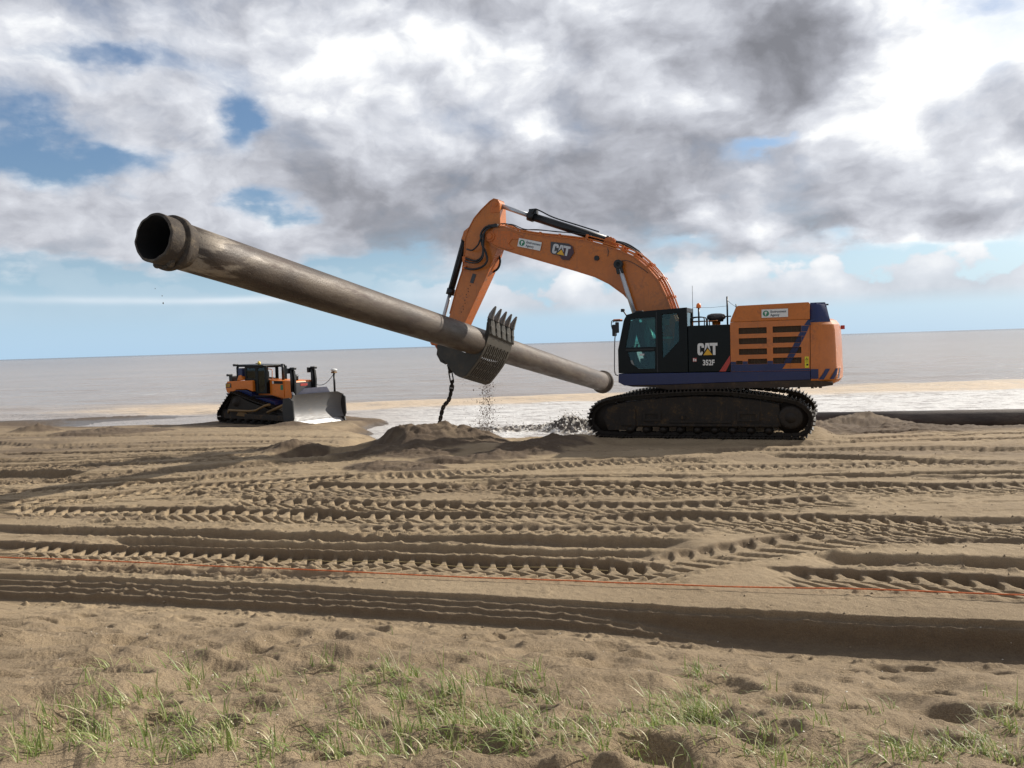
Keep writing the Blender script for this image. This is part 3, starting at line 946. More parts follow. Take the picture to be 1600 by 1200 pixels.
# -------- crawler tracks
TP = [(2.76, .56), (2.66, .76), (2.40, .93), (1.82, 1.05), (.91, 1.13), (0, 1.17), (-.7, 1.16), (-1.54, 1.07), (-2.2, .97), (-2.52, .84), (-2.72, .60), (-2.72, .34), (-2.60, .14), (-2.36, .045), (-1.2, .035), (0, .035), (1.2, .035), (2.38, .045), (2.62, .16), (2.76, .34)]
_cl = [Vector((a, 0, b)) for a, b in TP]
loop = []
for i in range(len(_cl)):
    a, b_, c, d = _cl[i - 1], _cl[i], _cl[(i + 1) % len(_cl)], _cl[(i + 2) % len(_cl)]
    for k in range(8):
        u = k / 8
        loop.append(0.5 * ((2 * b_) + (c - a) * u + (2 * a - 5 * b_ + 4 * c - d) * u * u + (3 * b_ - a - 3 * c + d) * u ** 3))


def along(loop, n):
    L = [0.0]
    for i in range(len(loop)):
        L.append(L[-1] + (loop[(i + 1) % len(loop)] - loop[i]).length)
    res = []
    for k in range(n):
        s_ = L[-1] * k / n
        i = max(j for j in range(len(loop)) if L[j] <= s_)
        a, b_ = loop[i], loop[(i + 1) % len(loop)]
        u = (s_ - L[i]) / max(1e-9, L[i + 1] - L[i])
        res.append((a.lerp(b_, u), (b_ - a).normalized()))
    return res, L[-1]


NSH = 62
poses, per = along(loop, NSH)
pit = per / NSH
sh = MB()
sh.box(-pit * .47, pit * .47, -.30, .30, -.012, .012)
for gx in (-.25, .25):
    sh.add([(gx * pit - .020, -.30, .012), (gx * pit + .020, -.30, .012), (gx * pit + .009, -.30, .068), (gx * pit - .009, -.30, .068),
            (gx * pit - .020, .30, .012), (gx * pit + .020, .30, .012), (gx * pit + .009, .30, .068), (gx * pit - .009, .30, .068)],
           [(0, 1, 2, 3), (7, 6, 5, 4), (0, 4, 5, 1), (1, 5, 6, 2), (2, 6, 7, 3), (3, 7, 4, 0)])
shoe_me = sh.mesh('track_shoe', STEEL_D)
lk = MB()
for yy_ in (-.10, .10):
    lk.box(-pit * .42, pit * .42, yy_ - .02, yy_ + .02, -.10, -.014)
lk.cyl((pit * .5, -.13, -.055), (pit * .5, .13, -.055), .028, 8)
link_me = lk.mesh('track_link', STEEL_D)
for sy_ in (1.45, -1.38):
    trk = MB()
    near = sy_ > 0
    fr_out = [(2.30, .78), (1.85, .90), (.9, 1.01), (0, 1.05), (-.8, 1.03), (-1.5, .94), (-1.98, .84), (-2.02, .30), (-1.9, .27), (1.55, .27), (1.62, .18), (2.30, .18), (2.42, .5)]
    trk.plate(fr_out, sy_ - .20, sy_ + .20)
    tf = trk.build('track_frame', FRAME_D, EX, .025)
    dt = MB()
    yo = sy_ + (.20 if near else -.20)
    e = .03 if near else -.03
    dt.plate([(1.95, .30), (1.95, .74), (1.55, .74), (1.55, .30)], yo, yo + e)
    dt.plate([(1.36, .42), (1.36, .68), (.90, .68), (.90, .42)], yo, yo + e, [[(1.30, .47), (1.30, .60), (.98, .60), (.98, .47)]])
    dt.plate([(-.98, .42), (-.98, .68), (-1.52, .68), (-1.52, .42)], yo, yo + e, [[(-1.05, .47), (-1.05, .60), (-1.42, .60), (-1.42, .47)]])
    dt.plate([(1.5, .30), (1.5, .35), (-1.95, .35), (-1.95, .30)], yo, yo + e * 1.6)
    dt.plate([(.70, .38), (.70, .44), (-.85, .44), (-.85, .38)], yo, yo + e)
    dt.box(.28, .40, yo, yo + e * 1.2, .47, .56)
    for bx in (1.9, 1.7, 1.45, 1.0, .5, 0, -.5, -1.0, -1.5, -1.8):
        dt.cyl((bx, yo, .33), (bx, yo + e * 2.0, .33), .022, 8)
    dt.build('side_rail', FRAME_D, tf, .006)
    belt = MB()
    for k_, (q, d) in enumerate(poses):
        pass
    bo = bpy.data.objects.new('track_belt', None)
    C.objects.link(bo); bo.parent = EX; bo.location = (0, sy_, 0)
    for q, d in poses:
        # loop runs rear over the top: outside is the left of the direction of travel
        ux = d; uy = Vector((0, 1, 0)); uz = ux.cross(uy)
        cen = Vector((0, 0, .55))
        if (q - cen).dot(uz) < 0:
            uz = -uz; ux = -ux
        M = Matrix(((ux.x, 0, uz.x, q.x), (ux.y, 1, uz.y, 0), (ux.z, 0, uz.z, q.z), (0, 0, 0, 1)))
        if M.to_3x3().determinant() < 0:
            ux = -ux
            M = Matrix(((ux.x, 0, uz.x, q.x), (ux.y, 1, uz.y, 0), (ux.z, 0, uz.z, q.z), (0, 0, 0, 1)))
        inst('track_shoe', shoe_me, bo, M)
        inst('track_link', link_me, bo, M)
    # idler, sprocket, rollers
    b = MB(); b.lathe([(.0, -.09), (.40, -.09), (.42, -.05), (.42, .05), (.40, .09), (0, .09)], (2.28, sy_, .50), 28, 'y')
    b.build('idler_wheel', STEEL_D, EX)
    b = MB(); b.lathe([(.0, -.22), (.20, -.22), (.30, -.16), (.34, -.08), (.40, -.06), (.40, .06), (.34, .08), (.30, .16), (.27, .24), (.20, .245), (.0, .245)] if near else
                      [(.0, -.22), (.30, -.16), (.40, -.06), (.40, .06), (.30, .16), (0, .2)], (-2.24, sy_, .52), 32, 'y')
    nteeth = 22
    for k in range(nteeth):
        a = 2 * math.pi * k / nteeth
        cx_, cz_ = -2.24 + math.cos(a) * .43, .52 + math.sin(a) * .43
        b.add([(-2.24 + math.cos(a - .09) * .39, sy_ + q_, .52 + math.sin(a - .09) * .39) for q_ in (-.04, .04)] +
              [(-2.24 + math.cos(a + .09) * .39, sy_ + q_, .52 + math.sin(a + .09) * .39) for q_ in (-.04, .04)] +
              [(cx_, sy_ + q_, cz_) for q_ in (-.04, .04)], [(0, 1, 5, 4), (3, 2, 4, 5), (0, 4, 2), (1, 3, 5)])
    sp = b.build('sprocket', STEEL_D, EX)
    b = MB()
    if near:
        for k in range(12):
            a = 2 * math.pi * k / 12
            b.cyl((-2.24 + .23 * math.cos(a), sy_ + .24, .52 + .23 * math.sin(a)), (-2.24 + .23 * math.cos(a), sy_ + .262, .52 + .23 * math.sin(a)), .018, 6)
        b.lathe([(.13, .245), (.12, .262), (0, .262)], (-2.24, sy_, .52), 20, 'y')
        b.build('bolt_ring', STEEL_D, sp)
    for k in range(9):
        xr = 1.72 - k * .43
        b = MB(); b.lathe([(0, -.17), (.07, -.17), (.07, -.13), (.115, -.12), (.115, -.07), (.085, -.06), (.085, .06), (.115, .07), (.115, .12), (.07, .13), (.07, .22), (0, .22)], (xr, sy_, .195), 14, 'y')
        b.build('track_roller', STEEL_D, EX)
    for xr in (.85, -.95):
        b = MB(); b.lathe([(0, -.1), (.07, -.1), (.07, .1), (0, .1)], (xr, sy_, 1.02 if xr > 0 else .99), 14, 'y')
        b.build('carrier_roller', STEEL_D, EX)
b = MB()
b.plate([(1.0, .45), (1.0, .95), (.75, 1.08), (-.75, 1.08), (-1.0, .95), (-1.0, .45)], -.85, .85)
for sx_ in (1, -1):
    for sy_ in (1, -1):
        b.add([(.55 * sx_, .7 * sy_, .95), (.95 * sx_, .7 * sy_, .95), (1.25 * sx_, 1.3 * sy_, .85), (.75 * sx_, 1.3 * sy_, .85),
               (.55 * sx_, .7 * sy_, .5), (.95 * sx_, .7 * sy_, .5), (1.25 * sx_, 1.3 * sy_, .45), (.75 * sx_, 1.3 * sy_, .45)],
              [(0, 1, 2, 3), (7, 6, 5, 4), (0, 4, 5, 1), (1, 5, 6, 2), (2, 6, 7, 3), (3, 7, 4, 0)])
b.build('car_body', FRAME_D, EX, .02)
b = MB(); b.lathe([(0, 1.05), (.95, 1.05), (.95, 1.16), (.86, 1.17), (.86, 1.25), (0, 1.25)], (0, 0, 0), 40)
b.build('slew_ring', STEEL_D, EX)
# -------- upper frame
YS = 1.60
b = MB()
b.plate([(1.99, 1.64), (2.0, 1.42), (1.84, 1.335), (.6, 1.35), (-.6, 1.385), (-2.70, 1.43), (-2.70, 1.645)], -YS, YS)
b.build('side_skirt', BLUEP, EX, .03)
b = MB()
b.plate([(1.78, 1.33), (1.62, 1.30), (1.02, 1.285), (.75, 1.22), (-.6, 1.22), (-.75, 1.24), (-2.9, 1.25), (-3.2, 1.29), (-3.2, 1.36), (-2.7, 1.425), (-.6, 1.38), (.6, 1.345)], -YS + .02, YS - .012)
rr = random.Random(3)
for k in range(26):
    x_ = rr.uniform(-3.0, .6); w_ = rr.uniform(.02, .08)
    b.box(x_, x_ + w_, YS - .1, YS - .02, 1.235 - rr.uniform(.005, .025), 1.26)
b.build('belly_plate', BELLY, EX)
# rear blue patch painted over the orange side doors (band + diagonal stripe)
DEC = YS + .006


def decal(name, pts, mat, parent, y=DEC, th=.003, label=None):
    return MB().plate(pts, y - .0025, y + th - .0025).build(name, mat, parent, label=label)


# black side panel behind the cab
b = MB()
b.plate([(.185, 1.65), (-.842, 1.65), (-.842, 2.82), (.185, 2.82)], .35, YS)
pan = b.build('side_panel', BLACKP, EX, .018)
decal('red_flash', [(-.838, 2.06), (-.838, 1.88), (-.725, 1.66), (-.57, 1.66)], REDP, pan)
# logo letters built as outlines
def letters(parent, x, y, z, h, wd, mat, rot=0.0, sgn=-1, depth=.006, tri=YEL, prefix='logo'):
    M = face_side(x, y, z, sgn, rot)
    k = h
    u = wd / 3.05
    Cc = [(1.0, .62), (1.0, .78), (.88, .95), (.70, 1.0), (.30, 1.0), (.10, .95), (0, .78), (0, .20), (.10, .05), (.30, 0), (.62, 0), (.74, .10), (.80, .22), (.66, .36), (.60, .24), (.42, .22), (.38, .30), (.38, .70), (.44, .78), (.58, .78), (.62, .70), (.62, .62)]
    A = [(1.02, .30), (1.22, 1.0), (1.72, 1.0), (1.98, .30), (1.62, .60), (1.555, .62), (1.47, .84), (1.40, .62)]
    Tt = [(1.78, 1.0), (3.0, 1.0), (3.0, .76), (2.68, .76), (2.68, 0), (2.30, 0), (2.30, .76), (1.86, .76)]
    tri_ = [(.86, 0), (2.22, 0), (1.54, .54)]
    for nm, poly, mm_ in (('letter', Cc, mat), ('letter', A, mat), ('letter', Tt, mat), ('triangle_mark', tri_, tri)):
        o = MB().plate([(a * u, b_ * k) for a, b_ in poly], 0, depth)
        # plate is in x,z with thickness in y: turn to x,y with thickness z
        o.v = [tuple(M @ Vector((q[0], q[2], q[1]))) for q in o.v]
        o.build(nm, mm_, parent)


letters(pan, -.045, DEC, 2.075, .30, .50, WHITE)
text('model_number', '352F', .185, WHITE, pan, face_side(-.165, DEC, 1.825), bold=.0065, sx=.80)
o = decal('warning_sticker', [(.075, 2.01), (-.02, 2.01), (-.02, 1.915), (.075, 1.915)], REDP, pan, label='small red and white warning sticker')
MB().plate([(.065, 2.0), (.035, 2.0), (.035, 1.925), (.065, 1.925)], DEC + .001, DEC + .004).build('sticker_mark', WHITE, o)
MB().plate([(.02, 1.985), (-.01, 1.985), (-.01, 1.925), (.02, 1.925)], DEC + .001, DEC + .004).build('sticker_mark', WHITE, o)
# deck between cab and far side
b = MB()
b.plate([(1.9, 1.65), (1.9, 1.98), (.62, 1.98), (.5, 2.6), (-.842, 2.6), (-.842, 1.65)], -YS + .02, -.62)
b.build('tank_housing', BLACKP, EX, .03)
b = MB(); b.box(-.842, .15, -.60, .33, 1.65, 2.74)
b.build('engine_deck', ORANGE_D, EX, .02)
# engine doors with vents
V = [((-1.05, 2.72), (-1.71, 2.57)), ((-1.85, 2.73), (-2.50, 2.58)), ((-1.05, 2.465), (-1.71, 2.32)), ((-1.85, 2.475), (-2.50, 2.33)),
     ((-1.05, 2.205), (-1.71, 2.06)), ((-1.85, 2.22), (-2.50, 2.07)), ((-1.26, 1.955), (-1.71, 1.83)), ((-1.85, 1.97), (-2.50, 1.83)), ((-.98, 1.915), (-1.13, 1.83))]
holes = [[(a[0], a[1]), (c_[0], a[1]), (c_[0], c_[1]), (a[0], c_[1])] for a, c_ in V]
door = MB().plate([(-.848, 1.648), (-2.695, 1.648), (-2.695, 2.868), (-.848, 2.868)], YS - .03, YS, holes).build('engine_door', ORANGE, EX)
b = MB(); b.box(-.86, -2.69, -YS + .01, YS - .06, 1.65, 2.86)
b.build('engine_housing', MESHG, EX)
for hl in holes:
    x0, x1, z1, z0 = hl[0][0], hl[1][0], hl[0][1], hl[2][1]
    g = MB()
    ns = 5
    for k in range(ns):
        zz_ = z0 + (z1 - z0) * (k + .5) / ns
        g.add([(x0, YS - .028, zz_ - .008), (x1, YS - .028, zz_ - .008), (x1, YS - .052, zz_ + .012), (x0, YS - .052, zz_ + .012)], [(0, 1, 2, 3)])
    for k in range(1, 6):
        xx = x0 + (x1 - x0) * k / 6
        g.box(xx - .003, xx + .003, YS - .026, YS - .020, z0, z1)
    g.build('vent_grille', MESHG, door)
# far side door (plain)
MB().plate([(-.848, 1.648), (-2.695, 1.648), (-2.695, 2.868), (-.848, 2.868)], -YS - .004, -YS + .006).build('engine_door', ORANGE, EX, .004)


def strip_holes(poly_fn, name, mat):
    pass


# blue band low on the door and the slanting stripe, cut round the vents
band = [(-.85, 1.65), (-.85, 1.826), (-1.135, 1.826), (-1.25, 1.826), (-2.14, 1.826), (-2.065, 1.70), (-2.695, 1.70), (-2.695, 1.65)]
decal('blue_band', [(-.85, 1.652), (-.85, 1.826), (-2.145, 1.826), (-2.06, 1.70), (-2.69, 1.70), (-2.69, 1.652)], BLUEP, door)
decal('blue_band', [(-.85, 1.829), (-.85, 1.895), (-.975, 1.895), (-.975, 1.829)], BLUEP, door)
decal('blue_band', [(-1.135, 1.829), (-1.135, 1.90), (-1.255, 1.90), (-1.255, 1.829)], BLUEP, door)
decal('blue_band', [(-1.715, 1.829), (-1.715, 1.90), (-1.845, 1.90), (-1.845, 1.829)], BLUEP, door)


def stripe_x(z, lo=True):
    # centre line of the slanting stripe
    a = np.interp(z, [1.83, 2.0, 2.66, 2.868], [-2.085, -2.185, -2.52, -2.66])
    return a + (.0 if lo else -.155)


for (z0, z1) in ((1.975, 2.065), (2.225, 2.325), (2.48, 2.575), (2.735, 2.866)):
    decal('blue_stripe', [(stripe_x(z0), z0), (stripe_x(z0, False), z0), (max(-2.692, stripe_x(z1, False)), z1), (stripe_x(z1), z1)], BLUEP, door)
for (z0, z1) in ((1.835, 1.965), (2.075, 2.215), (2.335, 2.47), (2.585, 2.725)):
    # painted across the vent bars, right of the opening where it clears it
    xa, xb, xc, xd = stripe_x(z0), stripe_x(z0, False), stripe_x(z1, False), stripe_x(z1)
    xr_ = -2.505
    if min(xb, xc) < xr_:
        decal('blue_stripe', [(max(xr_, -2.69), z0 if xb < xr_ else z0 + (z1 - z0) * .5), (max(min(xb, xr_), -2.69), z0 if xb < xr_ else z0 + (z1 - z0) * .5), (max(xc, -2.69), z1), (xr_, z1)], BLUEP, door)
    g = [(max(xa, -2.495), z0 + .003), (max(xb, -2.495), z0 + .003), (max(xc, -2.495), z1 - .003), (max(xd, -2.495), z1 - .003)]
    MB().plate(g, YS - .019, YS - .016).build('blue_stripe', flat('blue_on_mesh', (.012, .02, .07), .7) if 'blue_on_mesh' not in bpy.data.materials else bpy.data.materials['blue_on_mesh'], door)
o = decal('warning_sign', [(-2.575, 1.985), (-2.665, 1.985), (-2.665, 1.715), (-2.575, 1.715)], YELW, door, label='yellow warning sign with black marks')
MB().plate([(-2.62, 1.965), (-2.588, 1.895), (-2.652, 1.895)], DEC + .001, DEC + .004, [[(-2.62, 1.945), (-2.604, 1.907), (-2.636, 1.907)]]).build('warning_triangle', BLACKM, o)
MB().plate([(-2.59, 1.86), (-2.65, 1.86), (-2.65, 1.85), (-2.59, 1.85)], DEC + .001, DEC + .004).build('sticker_mark', BLACKM, o)
b_ = MB(); b_.lathe([(0, .0), (.024, 0), (.024, .003), (0, .003)], (-2.63, DEC + .001, 1.79), 12, 'y'); b_.build('sticker_mark', BLACKM, o)
# hood above
b = MB()
hp = [(-.848, 2.873), (-.86, 2.93), (-.985, 3.235), (-1.03, 3.27), (-2.66, 3.285), (-2.70, 3.27), (-2.70, 2.873)]
def hoodf(q):
    x_, y_, z_ = q
    k = 1 - .045 * max(0, (z_ - 2.873) / .4)
    return (x_, y_ * k, z_)
b.plate(hp, -YS, YS, f=hoodf)
hood = b.build('hood', ORANGE, EX, .03, 3)


def sign_board(parent, x0, z0, wd, ht, y, rot=0.0, shx=0.0):
    """white sign with a round green emblem and the agency's name"""
    M = face_side(x0, y, z0, -1, rot)

    def lay(mb):
        mb.v = [tuple(M @ Vector((q[0], q[2], q[1]))) for q in mb.v]
        return mb
    s_ = lay(MB().plate([(0, 0), (wd, 0), (wd, ht), (0, ht)], 0, .006)).build('sign', WHITE, parent, label='white sign reading Environment Agency')
    r_ = ht * .36
    cx_, cy_ = ht * .5, ht * .5
    lay(MB().plate([(cx_ + r_ * math.cos(a * .3927), cy_ + r_ * math.sin(a * .3927)) for a in range(16)], .0065, .009)).build('emblem', GREENL, s_)
    lay(MB().plate([(cx_ - r_ * .15, cy_ - r_ * .75), (cx_ + r_ * .05, cy_ - r_ * .75), (cx_ + r_ * .08, cy_ - r_ * .05), (cx_ + r_ * .5, cy_ + r_ * .2), (cx_ + r_ * .1, cy_ + r_ * .7), (cx_ - r_ * .45, cy_ + r_ * .45), (cx_ - r_ * .35, cy_ + r_ * .05)], .0095, .0115)).build('emblem_mark', WHITE, s_)
    text('lettering', 'Environment', ht * .40, BLUET, s_, M @ Matrix.Translation((ht * 1.02, ht * .56, .0085)), bold=.0012, sx=.88)
    text('lettering', 'Agency', ht * .40, BLUET, s_, M @ Matrix.Translation((ht * 1.02, ht * .16, .0085)), bold=.0012, sx=.88)
    return s_


# the sign leans with the hood side
sg = sign_board(hood, -1.60, 2.95, .61, .20, 1.5985)
# blue corner cap and counterweight
PLAN = [(-2.708, 1.60), (-2.88, 1.596), (-2.95, 1.575), (-3.10, 1.48), (-3.23, 1.38), (-3.285, 1.31), (-3.33, 1.10), (-3.375, .84), (-3.39, .74), (-3.43, .3), (-3.44, 0)]
PLAN = PLAN + [(a, -c_) for a, c_ in reversed(PLAN[:-1])]


def plan_ring(ins, z, zo=0.0):
    pts = []
    n = len(PLAN)
    for i, (a, c_) in enumerate(PLAN):
        p0, p1 = PLAN[max(i - 1, 0)], PLAN[min(i + 1, n - 1)]
        d = Vector((p1[0] - p0[0], p1[1] - p0[1])).normalized()
        nx, ny = -d.y, d.x
        if nx > 0 or (abs(nx) < 1e-6):
            pass
        out_ = Vector((-abs(d.y), math.copysign(abs(d.x), c_) if c_ else 0))
        X_ = a - out_.x * ins; Y_ = c_ - out_.y * ins
        pts.append((min(X_, -2.708), Y_, z))
    return pts


def loft(rings, smooth=True):
    b = MB()
    vs = [q for r_ in rings for q in r_]
    n = len(rings[0])
    fs = []
    for i in range(len(rings) - 1):
        for k in range(n):
            k2 = (k + 1) % n
            fs.append((i * n + k, i * n + k2, (i + 1) * n + k2, (i + 1) * n + k))
    b.add(vs, fs, smooth)
    b.add(rings[0], [tuple(range(n))])
    b.add(rings[-1], [tuple(range(n - 1, -1, -1))])
    return b


rings = [plan_ring(.16, 1.285), plan_ring(.05, 1.34), plan_ring(.0, 1.42), plan_ring(-.012, 1.60), plan_ring(.0, 1.75), plan_ring(.012, 2.2), plan_ring(.03, 2.6), plan_ring(.06, 2.74), plan_ring(.13, 2.84), plan_ring(.22, 2.885)]
cw = loft(rings).build('counterweight', ORANGE, EX)
em = cw.modifiers.new('edge', 'EDGE_SPLIT'); em.split_angle = R(17)
b = MB()
b.plate([(-3.1, 1.75), (-3.1, 2.70), (-3.16, 2.70), (-3.16, 1.75)], 1.46, 1.50)
cap = loft([plan_ring(.10, 2.80), plan_ring(.14, 2.95), plan_ring(.20, 3.20), plan_ring(.27, 3.275)])
cap.v = [(max(q[0], -3.16 + (q[2] - 2.8) * .22) if q[0] < -2.72 else q[0], q[1], q[2]) for q in cap.v]
cap.build('rear_cowl', BLUEP, EX, .01)
decal('blue_band', [(-2.705, 2.80), (-2.86, 2.86), (-2.705, 2.86)], BLUEP, cw, y=1.594)
# stripes wrapped round the foot of the counterweight


def wrap_patch(s0, s1, z0, z1, slant, name, mat, parent, off=.016):
    P_ = [Vector((a, c_)) for a, c_ in PLAN]
    L = [0.0]
    for i in range(len(P_) - 1):
        L.append(L[-1] + (P_[i + 1] - P_[i]).length)

    def at_(s_, z_):
        i = min(max(np.searchsorted(L, s_) - 1, 0), len(P_) - 2)
        u = (s_ - L[i]) / (L[i + 1] - L[i])
        q = P_[i].lerp(P_[i + 1], u)
        d = (P_[i + 1] - P_[i]).normalized()
        nn = Vector((d.y, -d.x))
        if nn.x > 0:
            nn = -nn
        if abs(d.y) < .05:
            nn = Vector((0, 1))
        ins = np.interp(z_, [1.34, 1.42, 1.60, 1.75], [.05, 0, -.012, 0])
        q = q + nn * (off - ins)
        return (q.x, q.y, z_)
    b = MB()
    N = 8
    vs = []
    for j in range(3):
        z_ = z0 + (z1 - z0) * j / 2
        for i in range(N + 1):
            vs.append(at_(s0 + (s1 - s0) * i / N + slant * (1 - j / 2), z_))
    fs = [(j * (N + 1) + i, j * (N + 1) + i + 1, (j + 1) * (N + 1) + i + 1, (j + 1) * (N + 1) + i) for j in range(2) for i in range(N)]
    b.add(vs, fs, True)
    return b.build(name, mat, parent)


wrap_patch(.0, .17, 1.45, 1.68, -.0, 'blue_stripe', BLUEP, cw)
wrap_patch(.34, .46, 1.43, 1.68, -.17, 'blue_stripe', BLUEP, cw)
wrap_patch(.62, .74, 1.43, 1.68, -.17, 'blue_stripe', BLUEP, cw)
wrap_patch(.92, 1.04, 1.43, 1.68, -.17, 'blue_stripe', BLUEP, cw)
b = MB(); b.box(-3.50, -3.40, -.28, -.14, 2.62, 2.72)
b.build('rear_lamp', REDP, EX, .01)
b = MB(); b.box(-3.12, -2.9, -1.0, -.9, 3.27, 3.31); b.box(-3.02, -2.95, -.1, .0, 3.27, 3.31)
b.build('rear_camera', BLACKM, EX, .01)
# -------- cab
cab_out = [(1.99, 1.655), (1.99, 2.26), (1.82, 3.02), (1.74, 3.16), (1.47, 3.225), (.41, 3.275), (.20, 3.285), (.20, 1.655)]
W1 = [(1.635, 3.05), (1.0, 3.075), (1.01, 2.315), (1.79, 2.315)]
W2 = [(1.74, 2.20), (1.03, 2.20), (1.03, 1.76), (1.45, 1.76), (1.64, 1.90)]
W3 = [(.83, 3.13), (.46, 3.15), (.41, 3.02), (.41, 2.45), (.83, 2.02)]
cabo = MB().plate(cab_out, YS - .06, YS, [W1, W2, W3]).build('cab_side', BLACKP, EX, .008)
MB().plate([(a, b_) for a, b_ in cab_out], .56, .61, [W1, W2, [(.83, 3.13), (.41, 3.15), (.41, 2.3), (.83, 2.3)]]).build('cab_side', BLACKP, EX, .008)
for Wn, nm in ((W1, 'door_window'), (W2, 'lower_door_window'), (W3, 'rear_side_window')):
    MB().plate(Wn, YS - .035, YS - .030).build(nm, GLASS, EX)
MB().plate(W1, .58, .585).build('far_window', GLASS, EX)
b = MB()  # roof, floor, front and rear posts
b.plate([(1.80, 3.03), (1.74, 3.155), (1.47, 3.22), (.41, 3.27), (.205, 3.28), (.205, 3.17), (1.6, 3.10)], .61, YS - .06)
b.build('cab_roof', BLACKP, EX, .01)
b = MB()
b.box(.21, 1.98, .61, YS - .06, 1.66, 1.74)
b.box(.21, .27, .61, YS - .06, 1.74, 2.35)
b.build('cab_floor', DGREY, EX)
for (yy0, yy1) in ((.61, .68), (YS - .13, YS - .06)):
    MB().plate([(1.985, 1.74), (1.985, 2.26), (1.815, 3.02), (1.76, 3.02), (1.925, 2.26), (1.925, 1.74)], yy0, yy1).build('front_post', BLACKP, EX, .006)
    MB().box(.21, .27, yy0, yy1, 2.35, 3.17).build('rear_post', BLACKP, EX, .006)
MB().plate([(1.955, 1.76), (1.955, 2.26), (1.79, 3.02), (1.785, 3.02), (1.95, 2.26), (1.95, 1.76)], .68, YS - .13).build('windscreen', GLASS, EX)
MB().box(.235, .24, .68, YS - .13, 2.35, 3.17).build('rear_window', GLASS, EX)
b = MB()
b.plate([(1.05, 2.235), (1.05, 2.275), (1.78, 2.275), (1.78, 2.235)], YS, YS + .012)
b.build('door_rail', BLACKM, EX)
b = MB(); b.box(1.30, 1.42, YS, YS + .02, 2.10, 2.15); b.build('door_latch', GREYW, EX, .004)
MB().plate([(.975, 1.66), (.965, 1.66), (.965, 3.20), (.975, 3.20)], YS + .0005, YS + .004).build('door_seam', DGREY, EX)
b = MB()
b.plate([(1.68, 1.98), (1.60, 1.78), (1.40, 1.70), (1.36, 1.73), (1.56, 1.82), (1.62, 1.99)], YS - .028, YS - .01)
b.build('step_guard', GREYM, EX)
# interior
b = MB()
b.plate([(1.05, 2.05), (1.10, 2.20), (.62, 2.20), (.55, 2.95), (.43, 2.95), (.45, 2.05)], .88, 1.32)
b.build('operator_seat', CLOTH, EX, .04)
b = MB(); b.box(.75, 1.25, .66, .84, 1.75, 2.42); b.box(.75, 1.2, 1.35, 1.48, 1.75, 2.40)
b.tube([(1.15, 1.41, 2.40), (1.18, 1.41, 2.55), (1.16, 1.41, 2.58)], .022)
b.tube([(1.62, 1.0, 1.74), (1.66, 1.0, 2.25), (1.60, 1.0, 2.4)], .03)
b.box(1.55, 1.58, .64, .80, 2.35, 2.62)
b.build('control_console', BLACKM, EX, .01)
# mirrors, handrails, lamps
b = MB()
b.tube(arcpts([(2.0, 1.62, 3.0), (2.10, 1.68, 3.02), (2.12, 1.70, 2.92), (2.10, 1.70, 2.80)]), .012)
b.tube(arcpts([(1.85, 1.60, 3.02), (2.0, 1.66, 3.02), (2.08, 1.72, 2.98)]), .012)
b.build('mirror_arm', BLACKM, EX)
b = MB(); b.box(2.0, 2.12, 1.62, 1.66, 2.62, 2.92); b.box(1.93, 2.02, 1.64, 1.72, 2.70, 2.98); b.build('mirror', BLACKM, EX, .02)
b = MB(); b.box(1.90, 2.10, 1.35, 1.62, 3.0, 3.06); b.build('front_lamp_shade', ORANGE_D, EX, .02)
b = MB(); b.tube(arcpts([(1.96, 1.68, 2.78), (2.03, 1.70, 2.62), (2.06, 1.70, 2.1), (2.06, 1.70, 1.68), (2.0, 1.62, 1.60)]), .014, 8)
b.build('handrail', GREYM, EX)
b = MB(); b.box(1.82, 1.90, 1.44, 1.56, 3.24, 3.32); b.tube([(1.85, 1.5, 3.27), (1.76, 1.5, 3.14)], .02); b.build('work_lamp', BLACKM, EX, .015)
b = MB(); b.box(1.42, 1.62, .95, 1.15, 3.21, 3.27); b.build('roof_hatch', BLACKM, EX, .015)
b = MB()
for ypos in (1.42, 1.05):
    b.tube(arcpts([(.14, ypos, 2.82), (.14, ypos, 2.99), (.08, ypos, 3.03), (-.14, ypos, 3.03), (-.20, ypos, 2.98), (-.20, ypos, 2.82)], 4), .014)
    b.tube(arcpts([(-.28, ypos, 2.82), (-.28, ypos, 3.0), (-.34, ypos, 3.05), (-.45, ypos, 3.05)], 4), .014)
b.tube([(.14, 1.42, 2.93), (-.20, 1.42, 2.93)], .010)
b.build('deck_handrail', BLACKM, EX)
b = MB(); b.tube(arcpts([(.12, 1.2, 2.82), (.12, 1.2, 2.90), (.06, 1.2, 2.92), (-.5, 1.2, 2.93)], 4), .013); b.build('orange_rail', ORANGE, EX)
b = MB(); b.tube([(-.02, 1.1, 2.82), (-.02, 1.1, 3.28)], .022); bp = b.build('beacon_pole', BLACKM, EX)
b = MB(); b.lathe([(0, 3.27), (.06, 3.27), (.062, 3.30), (.055, 3.36), (.035, 3.39), (0, 3.40)], (-.02, 1.1, 0), 16); b.build('beacon', LAMPO, bp)
b = MB(); b.tube([(.16, .9, 3.2), (.16, .9, 3.86)], .006, 6); b.build('aerial', BLACKM, EX)
b = MB(); b.tube([(-.71, .9, 2.82), (-.71, .9, 3.54)], .022); b.box(-.80, -.60, .88, .92, 3.02, 3.05); b.build('mast', BLACKM, EX)
b = MB(); b.tube([(-.71, .9, 3.45), (-.80, .9, 3.36), (-.96, .9, 3.24)], .005, 6); b.tube([(.14, .9, 3.30), (-.3, .9, 3.275), (-.71, .9, 3.30)], .004, 6); b.build('cable', BLACKM, EX)
b = MB(); b.tube([(-.93, .9, 3.16), (-.93, .9, 3.34)], .015); b.build('short_post', BLACKM, EX)
